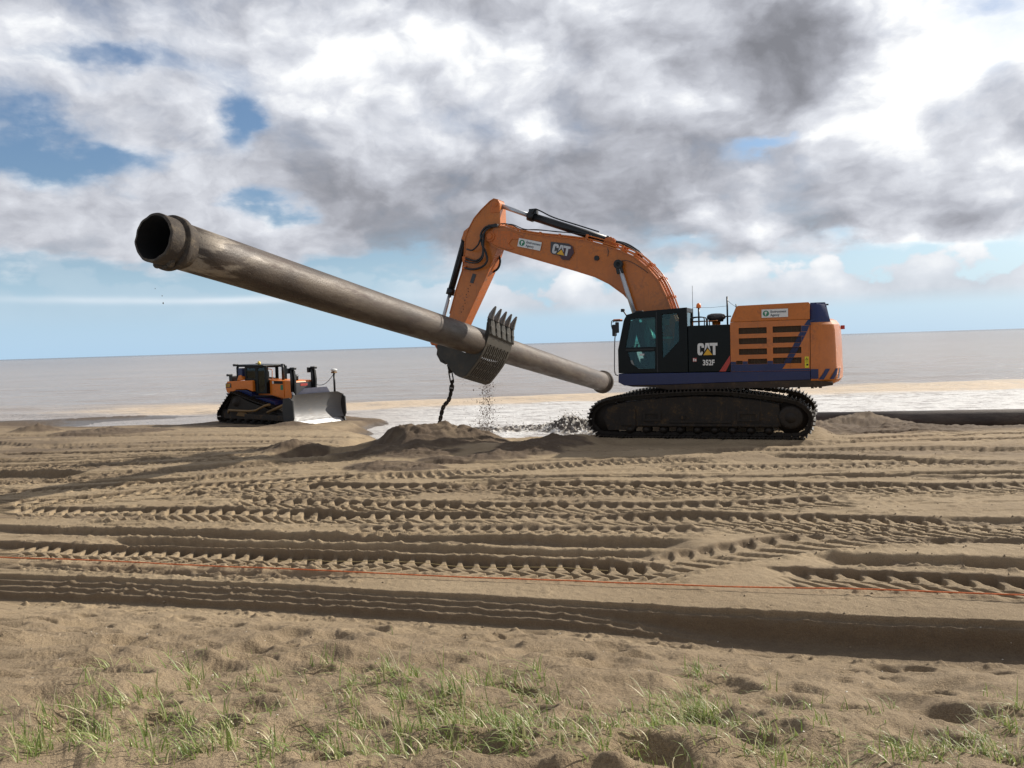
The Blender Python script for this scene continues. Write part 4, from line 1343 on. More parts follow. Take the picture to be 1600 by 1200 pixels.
b = MB(); b.lathe([(0, 2.91), (.17, 2.91), (.19, 2.96), (.235, 2.99), (.24, 3.04), (.215, 3.09), (.12, 3.12), (0, 3.125)], (-.43, .9, 0), 24); pc = b.build('air_pre_cleaner', DGREY, EX)
b = MB(); b.lathe([(.10, 2.80), (.11, 2.93), (.17, 2.95), (.17, 2.97), (0, 2.975)], (-.43, .9, 0), 20); b.build('cleaner_base', ORANGE, pc)
# -------- boom
top = [(5.98, 5.83), (5.80, 5.885), (5.54, 5.86), (5.14, 5.69), (4.47, 5.54), (3.9, 5.44), (3.13, 5.29), (2.53, 5.09), (2.15, 4.93), (1.8, 4.75), (1.46, 4.45), (1.16, 4.08), (.94, 3.6), (.80, 3.2), (.55, 2.6), (.36, 2.0), (.42, 1.80)]
bot = [(.60, 1.78), (.74, 1.90), (1.0, 2.33), (1.42, 2.90), (1.73, 3.30), (1.83, 3.47), (2.09, 3.77), (2.49, 4.08), (2.88, 4.29), (3.43, 4.49), (4.55, 4.87), (5.28, 5.12), (5.55, 5.22), (5.78, 5.30), (5.95, 5.42), (6.08, 5.55), (6.10, 5.68), (6.06, 5.78)]
boom = MB().plate(top + bot, -.31, .31).build('boom', ORANGE, EX)
ribbon([(a, c_) for a, c_ in top[1:-1]], -.35, .35, -.028).build('top_flange', ORANGE, boom)
ribbon([(a, c_) for a, c_ in bot[1:15]], -.35, .35, -.028).build('bottom_flange', ORANGE, boom)
b = MB()
b.plate([(5.95, 5.80), (5.35, 5.72), (4.98, 5.55), (5.0, 5.45), (5.3, 5.50), (5.42, 5.36), (5.25, 5.22), (5.42, 5.20), (5.78, 5.32), (6.05, 5.48), (6.10, 5.68)], .312, .335)
b.cyl((5.98, -.40, 5.62), (5.98, .42, 5.62), .085, 18)
b.cyl((5.98, .30, 5.62), (5.98, .37, 5.62), .15, 20)
b.build('boom_nose_plate', ORANGE_D, boom, .004)
b = MB(); b.cyl((2.83, .30, 4.79), (2.83, .36, 4.79), .07, 16); b.build('boss', BLACKM, boom)
b = MB(); b.tube(arcpts([(2.52, .33, 5.03), (2.50, .33, 4.95), (2.52, .33, 4.82)], 4), .01, 6); b.tube(arcpts([(2.18, .33, 4.66), (1.95, .33, 4.66), (1.6, .33, 4.45), (1.42, .33, 4.30)], 5), .008, 6); b.build('grease_line', DGREY, boom)
sign_board(boom, 5.145, 5.275, .70, .24, .345, rot=R(-14.5))
# boom emblem plate
dk = [(4.12, 5.33), (4.14, 5.05), (4.08, 4.98), (3.86, 4.93), (3.82, 4.83), (3.60, 4.78), (3.45, 4.98), (3.49, 5.16), (3.6, 5.24)]
cp = MB().plate([(a + .02, c_) for a, c_ in dk], .345, .352).build('emblem_plate', DGREY, boom)
MB().plate([(3.92 + .03, 5.0), (3.80, 4.80), (3.62, 4.80), (3.47, 4.99), (3.51, 5.17), (3.62, 5.20)], .3525, .356).build('emblem_facet', flat('dark_maroon', (.07, .03, .04), .5), cp)
letters(cp, 4.12, .357, 5.015, .27, .52, GREYW, rot=R(-14.5))
# pipework over the boom
offs = [(.055, .30, .016), (.06, .22, .016), (.075, .06, .02), (.075, -.04, .02), (.07, -.16, .016), (.06, -.26, .016)]


def offset_line(pts, d, y, j0, j1):
    res = []
    n = len(pts)
    for i in range(j0, j1):
        a = pts[max(i - 1, 0)]; c_ = pts[min(i + 1, n - 1)]
        t_ = Vector((c_[0] - a[0], c_[1] - a[1])).normalized()
        nn = Vector((-t_.y, t_.x))
        if nn.y < 0 and i < 11:
            nn = -nn
        if nn.x > 0 and i >= 11:
            nn = -nn
        res.append((pts[i][0] + nn.x * d, y, pts[i][1] + nn.y * d))
    return arcpts(res, 4)


for k, (d, y_, r_) in enumerate(offs):
    b = MB().tube(offset_line(top, d + .012 * (k % 2), y_, 2, 15), r_, 8)
    b.build('steel_line', ORANGE, boom)
for k, (d, y_, r_) in enumerate([(.15, .24, .014), (.16, .0, .018), (.145, -.2, .014)]):
    b = MB().tube(offset_line(top, d, y_, 6, 15), r_, 8)
    b.build('steel_line', ORANGE, boom)
b = MB()
for i in (3, 4, 5, 6, 8, 9, 10, 11, 12, 13):
    a = top[i]
    p0, p1 = top[i - 1], top[i + 1]
    t_ = Vector((p1[0] - p0[0], p1[1] - p0[1])).normalized()
    nn = Vector((-t_.y, t_.x))
    if nn.dot(Vector((-1, 1))) < 0:
        nn = -nn
    hgt = .10 if i < 6 else .18
    for y_ in (.30, .02, -.26):
        q0 = Vector((a[0], a[1])); q1 = q0 + nn * hgt
        b.add([(q0.x - t_.x * .03, y_ - .03, q0.y - t_.y * .03), (q0.x + t_.x * .03, y_ - .03, q0.y + t_.y * .03), (q1.x + t_.x * .03, y_ - .03, q1.y + t_.y * .03), (q1.x - t_.x * .03, y_ - .03, q1.y - t_.y * .03),
               (q0.x - t_.x * .03, y_ + .03, q0.y - t_.y * .03), (q0.x + t_.x * .03, y_ + .03, q0.y + t_.y * .03), (q1.x + t_.x * .03, y_ + .03, q1.y + t_.y * .03), (q1.x - t_.x * .03, y_ + .03, q1.y - t_.y * .03)],
              [(3, 2, 1, 0), (4, 5, 6, 7), (0, 1, 5, 4), (1, 2, 6, 5), (2, 3, 7, 6), (3, 0, 4, 7)])
b.build('pipe_clamps', ORANGE_D, boom)
b = MB(); b.tube(arcpts([(5.84, .2, 5.97), (5.57, .2, 5.97), (5.31, .2, 5.89), (5.05, .2, 5.76), (4.57, .2, 5.72), (4.03, .2, 5.62), (3.44, .2, 5.53), (3.0, .2, 5.42)], 5), .014, 7)
b.tube(arcpts([(5.84, .05, 5.99), (5.4, .05, 5.95), (5.0, .05, 5.78), (4.4, .05, 5.70), (3.5, .05, 5.55)], 5), .014, 7)
b.build('hose', RUBBER, boom)
b = MB(); b.tube(arcpts([(2.75, .1, 5.30), (2.3, .1, 5.22), (2.05, .1, 5.10), (1.75, .1, 4.90), (1.6, .1, 4.75)], 5), .03, 8)
b.tube(arcpts([(2.75, -.1, 5.30), (2.3, -.1, 5.24), (2.0, -.1, 5.12), (1.7, -.1, 4.90)], 5), .03, 8)
b.build('hose', RUBBER, boom)
# arm cylinder on top of the boom
def cylinder(name, p0, pj, p1, rb, rr_, parent, y=0.0, collar=True):
    """barrel from p0 to pj, rod on to p1 (x,z points)"""
    a = Vector((p0[0], y, p0[1])); j = Vector((pj[0], y, pj[1])); e = Vector((p1[0], y, p1[1]))
    root = MB().cyl(a, j, rb, 20)
    d = (j - a).normalized()
    if collar:
        root.cyl(j - d * .16, j + d * .02, rb * 1.28, 20)
        root.cyl(a, a + d * .10, rb * 1.12, 20)
    o = root.build(name, BLACKM, parent)
    MB().cyl(j, e, rr_, 14).build('rod', CHROME, o)
    return o


ac = cylinder('arm_cylinder', (2.55, 5.27), (4.88, 6.165), (5.82, 6.55), .115, .068, EX)
b = MB(); b.tube(arcpts([(4.75, .12, 6.20), (4.66, .12, 6.31), (4.5, .12, 6.25), (4.1, .12, 6.03), (3.4, .12, 5.76), (2.8, .12, 5.53)], 5), .022, 7); b.box(4.62, 4.86, -.06, .10, 6.18, 6.34)
b.build('cylinder_line', BLACKM, ac, .01)
b = MB(); b.cyl((2.5, -.2, 5.25), (2.5, .2, 5.25), .10, 16); b.plate([(2.72, 5.14), (2.62, 5.34), (2.46, 5.37), (2.34, 5.26), (2.3, 5.05)], .13, .17); b.plate([(2.72, 5.14), (2.62, 5.34), (2.46, 5.37), (2.34, 5.26), (2.3, 5.05)], -.17, -.13)
b.build('cylinder_bracket', ORANGE_D, boom)
b = MB(); b.cyl((5.84, -.12, 6.56), (5.84, .12, 6.56), .10, 16); b.build('rod_eye', BLACKM, ac)
# boom cylinders
for y_ in (.47, -.47):
    bc = MB().cyl((1.42, y_, 2.0), (1.70, y_, 2.95), .13, 18).build('boom_cylinder', BLACKM, EX)
    MB().cyl((1.70, y_, 2.95), (2.17, y_, 4.50), .062, 14).build('rod', CHROME, bc)
    b = MB(); b.cyl((2.19, y_ - .08, 4.57), (2.19, y_ + .08, 4.57), .125, 20); b.plate([(2.11, 4.55), (2.27, 4.55), (2.23, 4.30), (2.05, 4.33)], y_ - .06, y_ + .06); b.build('rod_eye', BLACKM, bc, .01)
b = MB(); b.cyl((2.19, -.55, 4.57), (2.19, .55, 4.57), .06, 14); b.build('boom_pin', BLACKM, boom)
# -------- stick
stick_out = [(5.69, 6.56), (5.74, 6.65), (5.86, 6.69), (5.98, 6.63), (6.25, 6.42), (6.49, 6.19), (6.62, 5.99), (6.72, 5.82), (6.80, 5.60), (6.84, 5.2), (6.93, 4.69), (7.12, 4.22), (7.38, 3.45), (7.78, 2.42), (7.74, 2.26), (7.60, 2.22), (7.48, 2.32), (7.2, 2.62), (6.86, 3.27), (6.48, 3.95), (6.15, 4.55), (5.95, 4.95), (5.80, 5.30), (5.70, 5.6), (5.69, 6.05)]
stick = MB().plate(stick_out, -.235, .235).build('stick', ORANGE, EX)
ribbon([(a, c_) for a, c_ in stick_out[1:13]], -.26, .26, .02).build('stick_flange', ORANGE, stick)
ribbon([(a, c_) for a, c_ in stick_out[16:24]], -.26, .26, .02).build('stick_flange', ORANGE_D, stick)
b = MB(); b.cyl((5.84, .235, 6.54), (5.84, .27, 6.54), .085, 18); b.cyl((5.84, .26, 6.54), (5.84, .285, 6.54), .04, 12)
b.plate([(5.99, 6.6), (5.99, 6.33), (5.95, 6.30), (5.70, 6.30), (5.70, 6.6)], .236, .25)
b.build('nose_boss', ORANGE_D, stick, .003)
MB().plate([(6.60, 4.60), (6.49, 4.56), (6.60, 4.30), (6.70, 4.34)], .237, .25).build('cover_plate', DGREY, stick)
b = MB()
for k in range(10):
    b.cyl((6.70 + .03 * k + .04 * (k % 2), .23, 4.25 - .085 * k), (6.70 + .03 * k + .04 * (k % 2), .245, 4.25 - .085 * k), .014, 8)
b.build('bolt_row', BELLY, stick)
b = MB(); b.plate([(6.72, 5.98), (6.90, 5.86), (6.98, 5.64), (6.88, 5.56), (6.74, 5.72)], .06, .12); b.plate([(6.72, 5.98), (6.90, 5.86), (6.98, 5.64), (6.88, 5.56), (6.74, 5.72)], -.12, -.06)
b.cyl((6.90, -.14, 5.68), (6.90, .14, 5.68), .06, 14)
b.build('cylinder_bracket', ORANGE, stick, .005)
bcy = cylinder('bucket_cylinder', (6.91, 5.66), (7.47, 4.05), (7.97, 2.62), .10, .058, EX)
b = MB(); b.tube(arcpts([(6.98, .10, 5.5), (7.03, .10, 5.35), (7.2, .10, 4.85), (7.42, .10, 4.22)], 5), .02, 7); b.build('cylinder_line', BLACKM, bcy)
# linkage
b = MB()
for y_ in (.27, -.27):
    b.plate([(8.05, 2.66), (7.92, 2.72), (7.24, 2.98), (7.18, 2.88), (7.24, 2.80), (7.90, 2.52), (8.0, 2.54)], y_ - .03, y_ + .03)
b.cyl((7.97, -.32, 2.62), (7.97, .32, 2.62), .06, 14)
b.build('link_bar', ORANGE_D, EX, .006)
b = MB(); b.plate([(8.05, 2.66), (7.9, 2.72), (7.52, 2.14), (7.50, 2.0), (7.60, 1.95), (7.68, 2.03)], -.14, .14); b.build('bucket_link', ORANGE_D, EX, .01)
# hoses at the elbow
HO = [[(5.80, 5.93), (5.88, 5.90), (6.08, 5.88), (6.24, 5.68), (6.2, 5.37), (6.11, 5.18), (6.07, 4.93), (6.22, 4.76), (6.53, 4.7), (6.86, 4.78)],
      [(5.82, 5.90), (5.99, 5.83), (6.12, 5.73), (6.25, 5.53), (6.33, 5.38), (6.51, 5.25), (6.74, 5.31)],
      [(5.85, 5.92), (6.05, 5.78), (6.15, 5.52), (6.16, 5.06), (6.32, 4.89), (6.55, 4.89), (6.84, 4.98)],
      [(5.80, 5.96), (6.09, 5.80), (6.17, 5.43), (6.21, 5.09), (6.42, 4.94), (6.82, 5.06)]]
for k, h in enumerate(HO):
    MB().tube(arcpts([(a, .40 + .035 * (k % 3) if 0 < i < len(h) - 1 else .30, c_) for i, (a, c_) in enumerate(h)], 6), .032 if k in (0, 3) else .024, 8).build('hose', RUBBER, EX)
MB().tube(arcpts([(5.80, -.1, 5.4), (5.94, -.1, 5.24), (5.86, -.1, 4.95), (5.97, -.1, 4.70), (6.30, -.1, 4.58)], 6), .034, 8).build('hose', RUBBER, EX)
MB().tube(arcpts([(5.9, -.2, 5.35), (5.98, -.2, 5.2), (6.02, -.2, 4.97), (6.15, -.2, 4.80), (6.4, -.2, 4.75)], 6), .03, 8).build('hose', RUBBER, EX)
b = MB(); b.box(5.72, 6.0, .14, .42, 5.86, 5.95); b.build('hose_clamp', BLACKM, EX, .01)
b = MB(); b.box(6.78, 6.90, .20, .34, 4.72, 4.83); b.box(6.78, 6.88, .20, .34, 4.93, 5.1); b.build('hose_fitting', ORANGE_D, EX, .01)

# -------- skeleton bucket, tilted with the pipe


def bk(q):
    x_, y_, z_ = q
    return (x_ + .055 * y_ / .8, y_, z_ + .155 * y_ / .8)


prof = [(5.86, 3.02), (5.87, 2.80), (5.90, 2.60), (5.965, 2.40), (6.06, 2.20), (6.18, 2.00), (6.34, 1.80), (6.50, 1.62), (6.64, 1.47), (6.80, 1.43), (6.98, 1.52), (7.10, 1.66), (7.18, 1.80), (7.34, 1.98), (7.46, 2.12)]
bucket = bpy.data.objects.new('bucket', None)
C.objects.link(bucket); bucket.parent = EX
HW = .80
side_in = [(5.92, 2.98), (5.95, 2.78), (6.01, 2.60), (6.07, 2.42), (6.13, 2.28), (6.24, 2.17), (6.41, 2.11), (6.64, 2.14), (6.88, 2.24), (7.12, 2.36), (7.40, 2.44), (7.54, 2.36)]
for y0, y1 in ((HW - .035, HW), (-HW, -HW + .035)):
    MB().plate(prof + list(reversed(side_in)), y0, y1, f=bk).build('side_plate', BUCKET, bucket)
for y0 in (.22, -.27):
    MB().plate([(7.10, 1.70), (7.22, 1.84), (7.44, 2.04), (7.56, 1.90), (7.72, 1.98), (7.84, 2.2), (7.80, 2.42), (7.60, 2.52), (7.3, 2.3)], y0, y0 + .05, f=bk).build('bucket_ear', BUCKET, bucket, .006)


def pinterp(prof, s_):
    L = [0]
    for i in range(len(prof) - 1):
        L.append(L[-1] + math.dist(prof[i], prof[i + 1]))
    s_ *= L[-1]
    i = min(max(int(np.searchsorted(L, s_)) - 1, 0), len(prof) - 2)
    u = (s_ - L[i]) / (L[i + 1] - L[i])
    a, c_ = prof[i], prof[i + 1]
    d = Vector((c_[0] - a[0], c_[1] - a[1])).normalized()
    return (a[0] + (c_[0] - a[0]) * u, a[1] + (c_[1] - a[1]) * u), (d.y, -d.x)


NS = 60
NCOL = 25
shell = MB()
pp = [pinterp(prof, i / NS) for i in range(NS + 1)]
wcol = (2 * HW - .16) / NCOL


def cell(b, i0, i1, y0, y1, t0=-.012, t1=.012):
    vs = []
    for i in range(i0, i1 + 1):
        (x_, z_), (nx, nz) = pp[i]
        vs += [bk((x_ - nx * t0, y0, z_ - nz * t0)), bk((x_ - nx * t0, y1, z_ - nz * t0)), bk((x_ - nx * t1, y1, z_ - nz * t1)), bk((x_ - nx * t1, y0, z_ - nz * t1))]
    fs = []
    n = i1 - i0
    for i in range(n):
        for k in range(4):
            k2 = (k + 1) % 4
            fs.append((4 * i + k, 4 * i + 4 + k, 4 * i + 4 + k2, 4 * i + k2))
    fs += [(0, 1, 2, 3), (4 * n + 3, 4 * n + 2, 4 * n + 1, 4 * n)]
    b.add(vs, fs)


A0, A1 = 13, 50
cell(shell, 0, A0, -HW + .02, HW - .02)
cell(shell, A1, NS, -HW + .02, HW - .02)
cell(shell, A0, A1, HW - .08, HW - .02); cell(shell, A0, A1, -HW + .02, -HW + .08)
for j in range(NCOL):
    y0 = -HW + .08 + j * wcol
    if j % 2 == 0:
        cell(shell, A0, A1, y0 + wcol * .12, y0 + wcol * .88)
    else:
        ph = 0 if (j // 2) % 2 else 5
        for i in range(A0 + ph, A1, 11):
            cell(shell, i, min(i + 1, A1), y0 - wcol * .08, y0 + wcol)
shell.build('slotted_shell', simple('worn_bucket_bars', (.105, .098, .085), .5, metal=.3, dirt=.6, dirt_col=(.10, .075, .05), scale=3), bucket)
MB2 = MB(); cell(MB2, 50, NS, -HW + .03, HW - .03, .02, .035); MB2.build('wear_plate', BUCKET, bucket)
# lip and teeth
lip = MB()
lip.plate([(5.83, 3.06), (5.83, 2.66), (5.86, 2.62), (5.90, 2.66), (5.90, 3.06), (5.87, 3.12)], -HW - .01, HW + .01, f=bk)
lip.build('lip', BUCKET, bucket)
for k in range(5):
    y_ = HW - .10 - k * (2 * HW - .20) / 4
    ad = MB()
    ad.add([bk(q) for q in [(5.81, y_ - .08, 2.86), (5.93, y_ - .08, 2.86), (5.93, y_ + .08, 2.86), (5.81, y_ + .08, 2.86), (5.79, y_ - .065, 3.14), (5.89, y_ - .065, 3.14), (5.89, y_ + .065, 3.14), (5.79, y_ + .065, 3.14)]],
           [(0, 3, 2, 1), (4, 5, 6, 7), (0, 1, 5, 4), (1, 2, 6, 5), (2, 3, 7, 6), (3, 0, 4, 7)])
    ad.add([bk(q) for q in [(5.81, y_ - .05, 2.66), (5.845, y_ - .05, 2.66), (5.845, y_ + .05, 2.66), (5.81, y_ + .05, 2.66), (5.79, y_ - .075, 2.88), (5.87, y_ - .075, 2.88), (5.87, y_ + .075, 2.88), (5.79, y_ + .075, 2.88)]],
           [(0, 3, 2, 1), (4, 5, 6, 7), (0, 1, 5, 4), (1, 2, 6, 5), (2, 3, 7, 6), (3, 0, 4, 7)])
    ao = ad.build('tooth_adapter', BUCKET, bucket, .012)
    th_ = MB()
    secs = [(5.85, 3.09, .095, .085), (5.80, 3.23, .085, .070), (5.72, 3.37, .058, .042), (5.67, 3.45, .036, .018)]
    vs = []
    for (x_, z_, wy, wx_) in secs:
        for k2 in range(8):
            a = 2 * math.pi * (k2 + .5) / 8
            vs.append(bk((x_ + wx_ * math.cos(a) * 1.05, y_ + wy * math.sin(a) * 1.05, z_ + wx_ * .35 * math.cos(a))))
    fs = [(i * 8 + k2, i * 8 + (k2 + 1) % 8, (i + 1) * 8 + (k2 + 1) % 8, (i + 1) * 8 + k2) for i in range(3) for k2 in range(8)]
    fs += [tuple(range(8)), tuple(range(31, 23, -1))]
    th_.add(vs, fs, False)
    th_.build('tooth', TOOTH, bucket, .008)
b = MB(); b.tube([bk((7.60, -.36, 2.30)), bk((7.60, .36, 2.30))], .06, 14); b.tube([bk((7.58, -.3, 2.02)), bk((7.58, .3, 2.02))], .055, 14); b.build('bucket_pin', STEEL_D, bucket)
b = MB(); b.lathe([(.05, -.015), (.07, 0), (.05, .015), (.03, 0), (.05, -.015)], bk((7.42, .30, 1.86)), 14, 'y'); b.plate([(7.34, 2.0), (7.46, 2.04), (7.48, 1.90), (7.38, 1.88)], .27, .30, f=bk); b.build('lifting_eye', STEEL_D, bucket)

# ================================================================ steel pipe in the bucket
m, t, bs = new_mat('rusty_pipe')
p = opos(t)
px_, py_, pz_ = t.xyz(p)
ang = t.m('ARCTAN2', py_, px_)
lon = t.comb(px_, py_, t.m('MULTIPLY', pz_, .25))
n1 = t.noise(lon, 1.6, 7, .62, .6)
n2 = t.noise(lon, 7.0, 6, .68)
n3 = t.noise(t.comb(t.m('MULTIPLY', ang, .5), 0.0, t.m('MULTIPLY', pz_, 3.0)), 4.0, 4, .6)
c = t.ramp(n1, [(0.25, (.026, .017, .013)), (.42, (.056, .041, .031)), (.55, (.096, .074, .056)), (.72, (.155, .122, .09))])
c = t.mix(t.ss(n2, .52, .68, 0, .75), c, (.060, .036, .030))
c = t.mix(t.ss(n3, .58, .72, 0, .4), c, (.09, .06, .045))
# scuffed bright bare patch near the mouth
pk = t.m('MULTIPLY', t.ss(t.m('ADD', pz_, t.m('MULTIPLY', n2, 1.2)), 2.6, 1.2), t.ss(n1, .46, .52))
c = t.mix(t.m('MULTIPLY', pk, .7), c, (.34, .29, .23))
scr = t.noise(t.comb(t.m('MULTIPLY', ang, 2.5), 0.0, t.m('MULTIPLY', pz_, .35)), 14.0, 5, .7)
c = t.mix(t.ss(scr, .60, .66, 0, .55), c, (.26, .23, .19))
flk = t.noise(p, 26, 4, .7)
c = t.mix(t.m('MULTIPLY', t.ss(flk, .60, .66), t.ss(n1, .40, .60, .2, 1)), c, (.040, .020, .014))
seam = t.ss(t.m('ABSOLUTE', t.m('SUBTRACT', ang, -1.35)), .018, .008)
c = t.mix(t.m('MULTIPLY', seam, .6), c, (.05, .035, .03))
t.l.new(c, bs.inputs['Base Color'])
t.put(bs, 'Roughness', t.lin(n2, .3, .7, .40, .68))
bs.inputs['Metallic'].default_value = .15
bump(t, bs, t.m('ADD', t.m('ADD', n2, flk), t.m('MULTIPLY', n1, .8)), .5, .012)
PIPE = m
PIPEIN = simple('pipe_inside', (.006, .005, .004), .95, dirt=.3, dirt_col=(.015, .011, .008), scale=3)
ENDM = simple('muddy_rim', (.045, .033, .024), .8, dirt=.7, dirt_col=(.15, .115, .075), scale=6, bmp=.5)
k_ = 1.027
PL = Vector((-5.391 * k_, 13.3 * k_, 2.5 + (4.283 - 2.5) * k_))
PR = Vector((3.752 * k_, 34.3 * k_, 2.5 + (.816 - 2.5) * k_))
axis = (PR - PL)
LEN = axis.length
q = axis.to_track_quat('Z', 'Y')
RP = .393
pipe = thing('steel_pipe', 'long rusty steel pipe with flanged open ends slung across the excavator bucket', 'pipe', PL)
pipe.rotation_mode = 'QUATERNION'
pipe.rotation_quaternion = q
b = MB(); b.lathe([(RP - .035, .22), (RP, .22), (RP, 1), (RP, 4), (RP, 8), (RP, 12), (RP, 16), (RP, 20), (RP, LEN - .12), (RP - .035, LEN - .12), (RP - .035, .22)], n=64)
b.build('barrel', PIPE, pipe)
b = MB(); b.lathe([(RP - .038, -.29), (RP - .037, LEN * .5), (RP - .036, LEN - .1)], n=48)
b.build('bore', PIPEIN, pipe)
# spigot with its broken collar at the near end
b = MB(); b.lathe([(RP - .036, -.30), (RP + .0, -.30), (RP + .012, -.28), (RP + .004, .05), (RP + .004, .10), (RP - .036, .10)], n=64)
b.v = [(x_, y_, z_ + (.007 * math.sin(7 * math.atan2(y_, x_)) + .005 * math.sin(13 * math.atan2(y_, x_)) if z_ < -.2 else 0)) for x_, y_, z_ in b.v]
b.build('spigot', ENDM, pipe)
b = MB(); b.lathe([(RP + .0, .02), (RP + .060, .03), (RP + .068, .05), (RP + .068, .12), (RP + .030, .15), (RP + .025, .20), (RP, .31)], n=64)
b.v = [(x_ * (1 + .012 * math.sin(5 * math.atan2(y_, x_) + 1)), y_ * (1 + .012 * math.sin(5 * math.atan2(y_, x_) + 1)), z_) for x_, y_, z_ in b.v]
b.build('flange', ENDM, pipe)
b = MB()
_qi = q.inverted()
dn = _qi @ Vector((0, 0, -1)); dn = Vector((dn.x, dn.y, 0)).normalized()
for k in range(9):
    a0 = math.atan2(dn.y, dn.x) + (k - 4) * .12
    rr0 = RP + .005
    b.sphere((rr0 * math.cos(a0), rr0 * math.sin(a0), -.02 - .04 * math.cos(k)), .055 + .02 * math.sin(k * 2.1), 6, .9)
b.build('mud_clump', ENDM, pipe)
b = MB(); b.lathe([(RP, LEN - .42), (RP + .02, LEN - .40), (RP + .025, LEN - .16), (RP + .08, LEN - .15), (RP + .09, LEN - .10), (RP + .09, LEN + .0), (RP - .02, LEN + .02), (RP - .04, LEN - .1)], n=64)
b.build('flange', ENDM, pipe)
b = MB(); b.lathe([(RP, LEN * .503 - .03), (RP + .006, LEN * .503 - .02), (RP + .006, LEN * .503 + .02), (RP, LEN * .503 + .03)], n=64)
b.build('weld_bead', PIPE, pipe)
# pipe lying on the beach
gp0 = Vector((8.9, 29.9, -.66)); gp1 = Vector((30.0, 25.9, -.60))
gp = thing('beach_pipe', 'dark steel pipe lying half buried along the shore behind the excavator', 'pipe', gp0)
gp.rotation_mode = 'QUATERNION'
gp.rotation_quaternion = (gp1 - gp0).to_track_quat('Z', 'Y')
GL = (gp1 - gp0).length
b = MB(); b.lathe([(RP - .035, 0), (RP, 0), (RP, 5), (RP, 11), (RP, GL), (RP - .035, GL), (RP - .035, 0)], n=48)
b.build('barrel', PIPE, gp)
b = MB(); b.lathe([(RP, 9.2), (RP + .05, 9.21), (RP + .05, 9.3), (RP, 9.31)], n=48)
b.build('joint_ring', PIPE, gp)

# ================================================================ chain
ch = thing('lifting_chain', 'heavy black lifting chain hanging from the bucket to the sand heap', 'chain', (0, 0, 0))
ca, sa = math.cos(R(159)), math.sin(R(159))


def ex_world(x_, y_, z_):
    return Vector((5.2 + x_ * ca - y_ * sa, 22.35 + x_ * sa + y_ * ca, z_))


c0 = ex_world(7.43, .34, 1.86)
ch.location = (c0.x, c0.y, .2)


def link_mesh(L_, W_, r_, name):
    pts = []
    n = 10
    for i in range(n + 1):
        a = math.pi * i / n
        pts.append((W_ * math.cos(a), 0, L_ + W_ * math.sin(a)))
    for i in range(n + 1):
        a = math.pi + math.pi * i / n
        pts.append((W_ * math.cos(a), 0, -L_ + W_ * math.sin(a)))
    pts.append(pts[0])
    return MB().tube(pts, r_, 8, caps=False).mesh(name, STEEL_D)


big = link_mesh(.045, .058, .023, 'ring'); longl = link_mesh(.15, .05, .021, 'long_link'); lkm = link_mesh(.035, .040, .021, 'link')
e0 = ex_world(7.80, .34, .20)
path = arcpts([c0, c0 + Vector((.06, 0, -.28)), c0 + Vector((.07, 0, -.55)), c0 + Vector((-.03, 0, -.95)), c0.lerp(e0, .72) + Vector((.03, 0, 0)), e0], 16)
LL = [0.0]
for i in range(len(path) - 1):
    LL.append(LL[-1] + (path[i + 1] - path[i]).length)


def pat(s_):
    i = min(max(int(np.searchsorted(LL, s_)) - 1, 0), len(path) - 2)
    u = (s_ - LL[i]) / (LL[i + 1] - LL[i])
    return path[i].lerp(path[i + 1], u), (path[i + 1] - path[i]).normalized()


s_ = .06
k = 0
inv_loc = Matrix.Translation(-Vector(ch.location))
seq = [(big, .08), (longl, .17), (big, .08), (big, .07)]
while s_ < LL[-1] + .02:
    me_, hl = seq[k] if k < len(seq) else (lkm, .052)
    qv, d = pat(min(s_, LL[-1]))
    rot = (-d).to_track_quat('Z', 'Y').to_matrix().to_4x4() @ Matrix.Rotation(R(90) * (k % 2) + R(25), 4, 'Z')
    inst('link', me_, ch, inv_loc @ Matrix.Translation(qv) @ rot)
    nxt = seq[k + 1][1] if k + 1 < len(seq) else .052
    s_ += hl + nxt - (.022 if k >= 3 else .03)
    k += 1

# ================================================================ driver in the cab
def skin_body(name, joints, bones, mat, loc, rz, sub=1):
    me = bpy.data.meshes.new(name)
    me.from_pydata([j[:3] for j in joints], bones, [])
    o = bpy.data.objects.new(name, me)
    C.objects.link(o)
    o.location = loc; o.rotation_euler = (0, 0, rz)
    s = o.modifiers.new('skin', 'SKIN')
    for i, j in enumerate(joints):
        r_ = j[3]
        me.skin_vertices[0].data[i].radius = (r_, r_ * (j[4] if len(j) > 4 else 1))
    me.skin_vertices[0].data[0].use_root = True
    s.use_smooth_shade = True
    ss_ = o.modifiers.new('sub', 'SUBSURF'); ss_.levels = sub; ss_.render_levels = sub
    me.materials.append(mat)
    return o


J = [(0, 0, 0, .15), (-.03, 0, .2, .15), (-.02, 0, .42, .17), (.0, 0, .53, .07), (.02, 0, .62, .055), (.04, 0, .73, .095), (.03, 0, .82, .075),
     (0, .19, .46, .07), (.12, .24, .25, .055), (.36, .22, .22, .04), (.44, .21, .22, .035),
     (0, -.19, .46, .07), (.12, -.24, .25, .055), (.36, -.22, .22, .04), (.44, -.21, .22, .035),
     (.0, .09, -.02, .11), (.42, .12, .02, .085), (.50, .12, -.36, .06), (.60, .12, -.40, .045),
     (.0, -.09, -.02, .11), (.42, -.12, .02, .085), (.50, -.12, -.36, .06), (.60, -.12, -.40, .045)]
Bn = [(0, 1), (1, 2), (2, 3), (3, 4), (4, 5), (5, 6), (2, 7), (7, 8), (8, 9), (9, 10), (2, 11), (11, 12), (12, 13), (13, 14), (0, 15), (15, 16), (16, 17), (17, 18), (0, 19), (19, 20), (20, 21), (21, 22)]
m, t, bs = new_mat('driver_clothes')
z_ = t.xyz(opos(t))[2]
x_ = t.xyz(opos(t))[0]
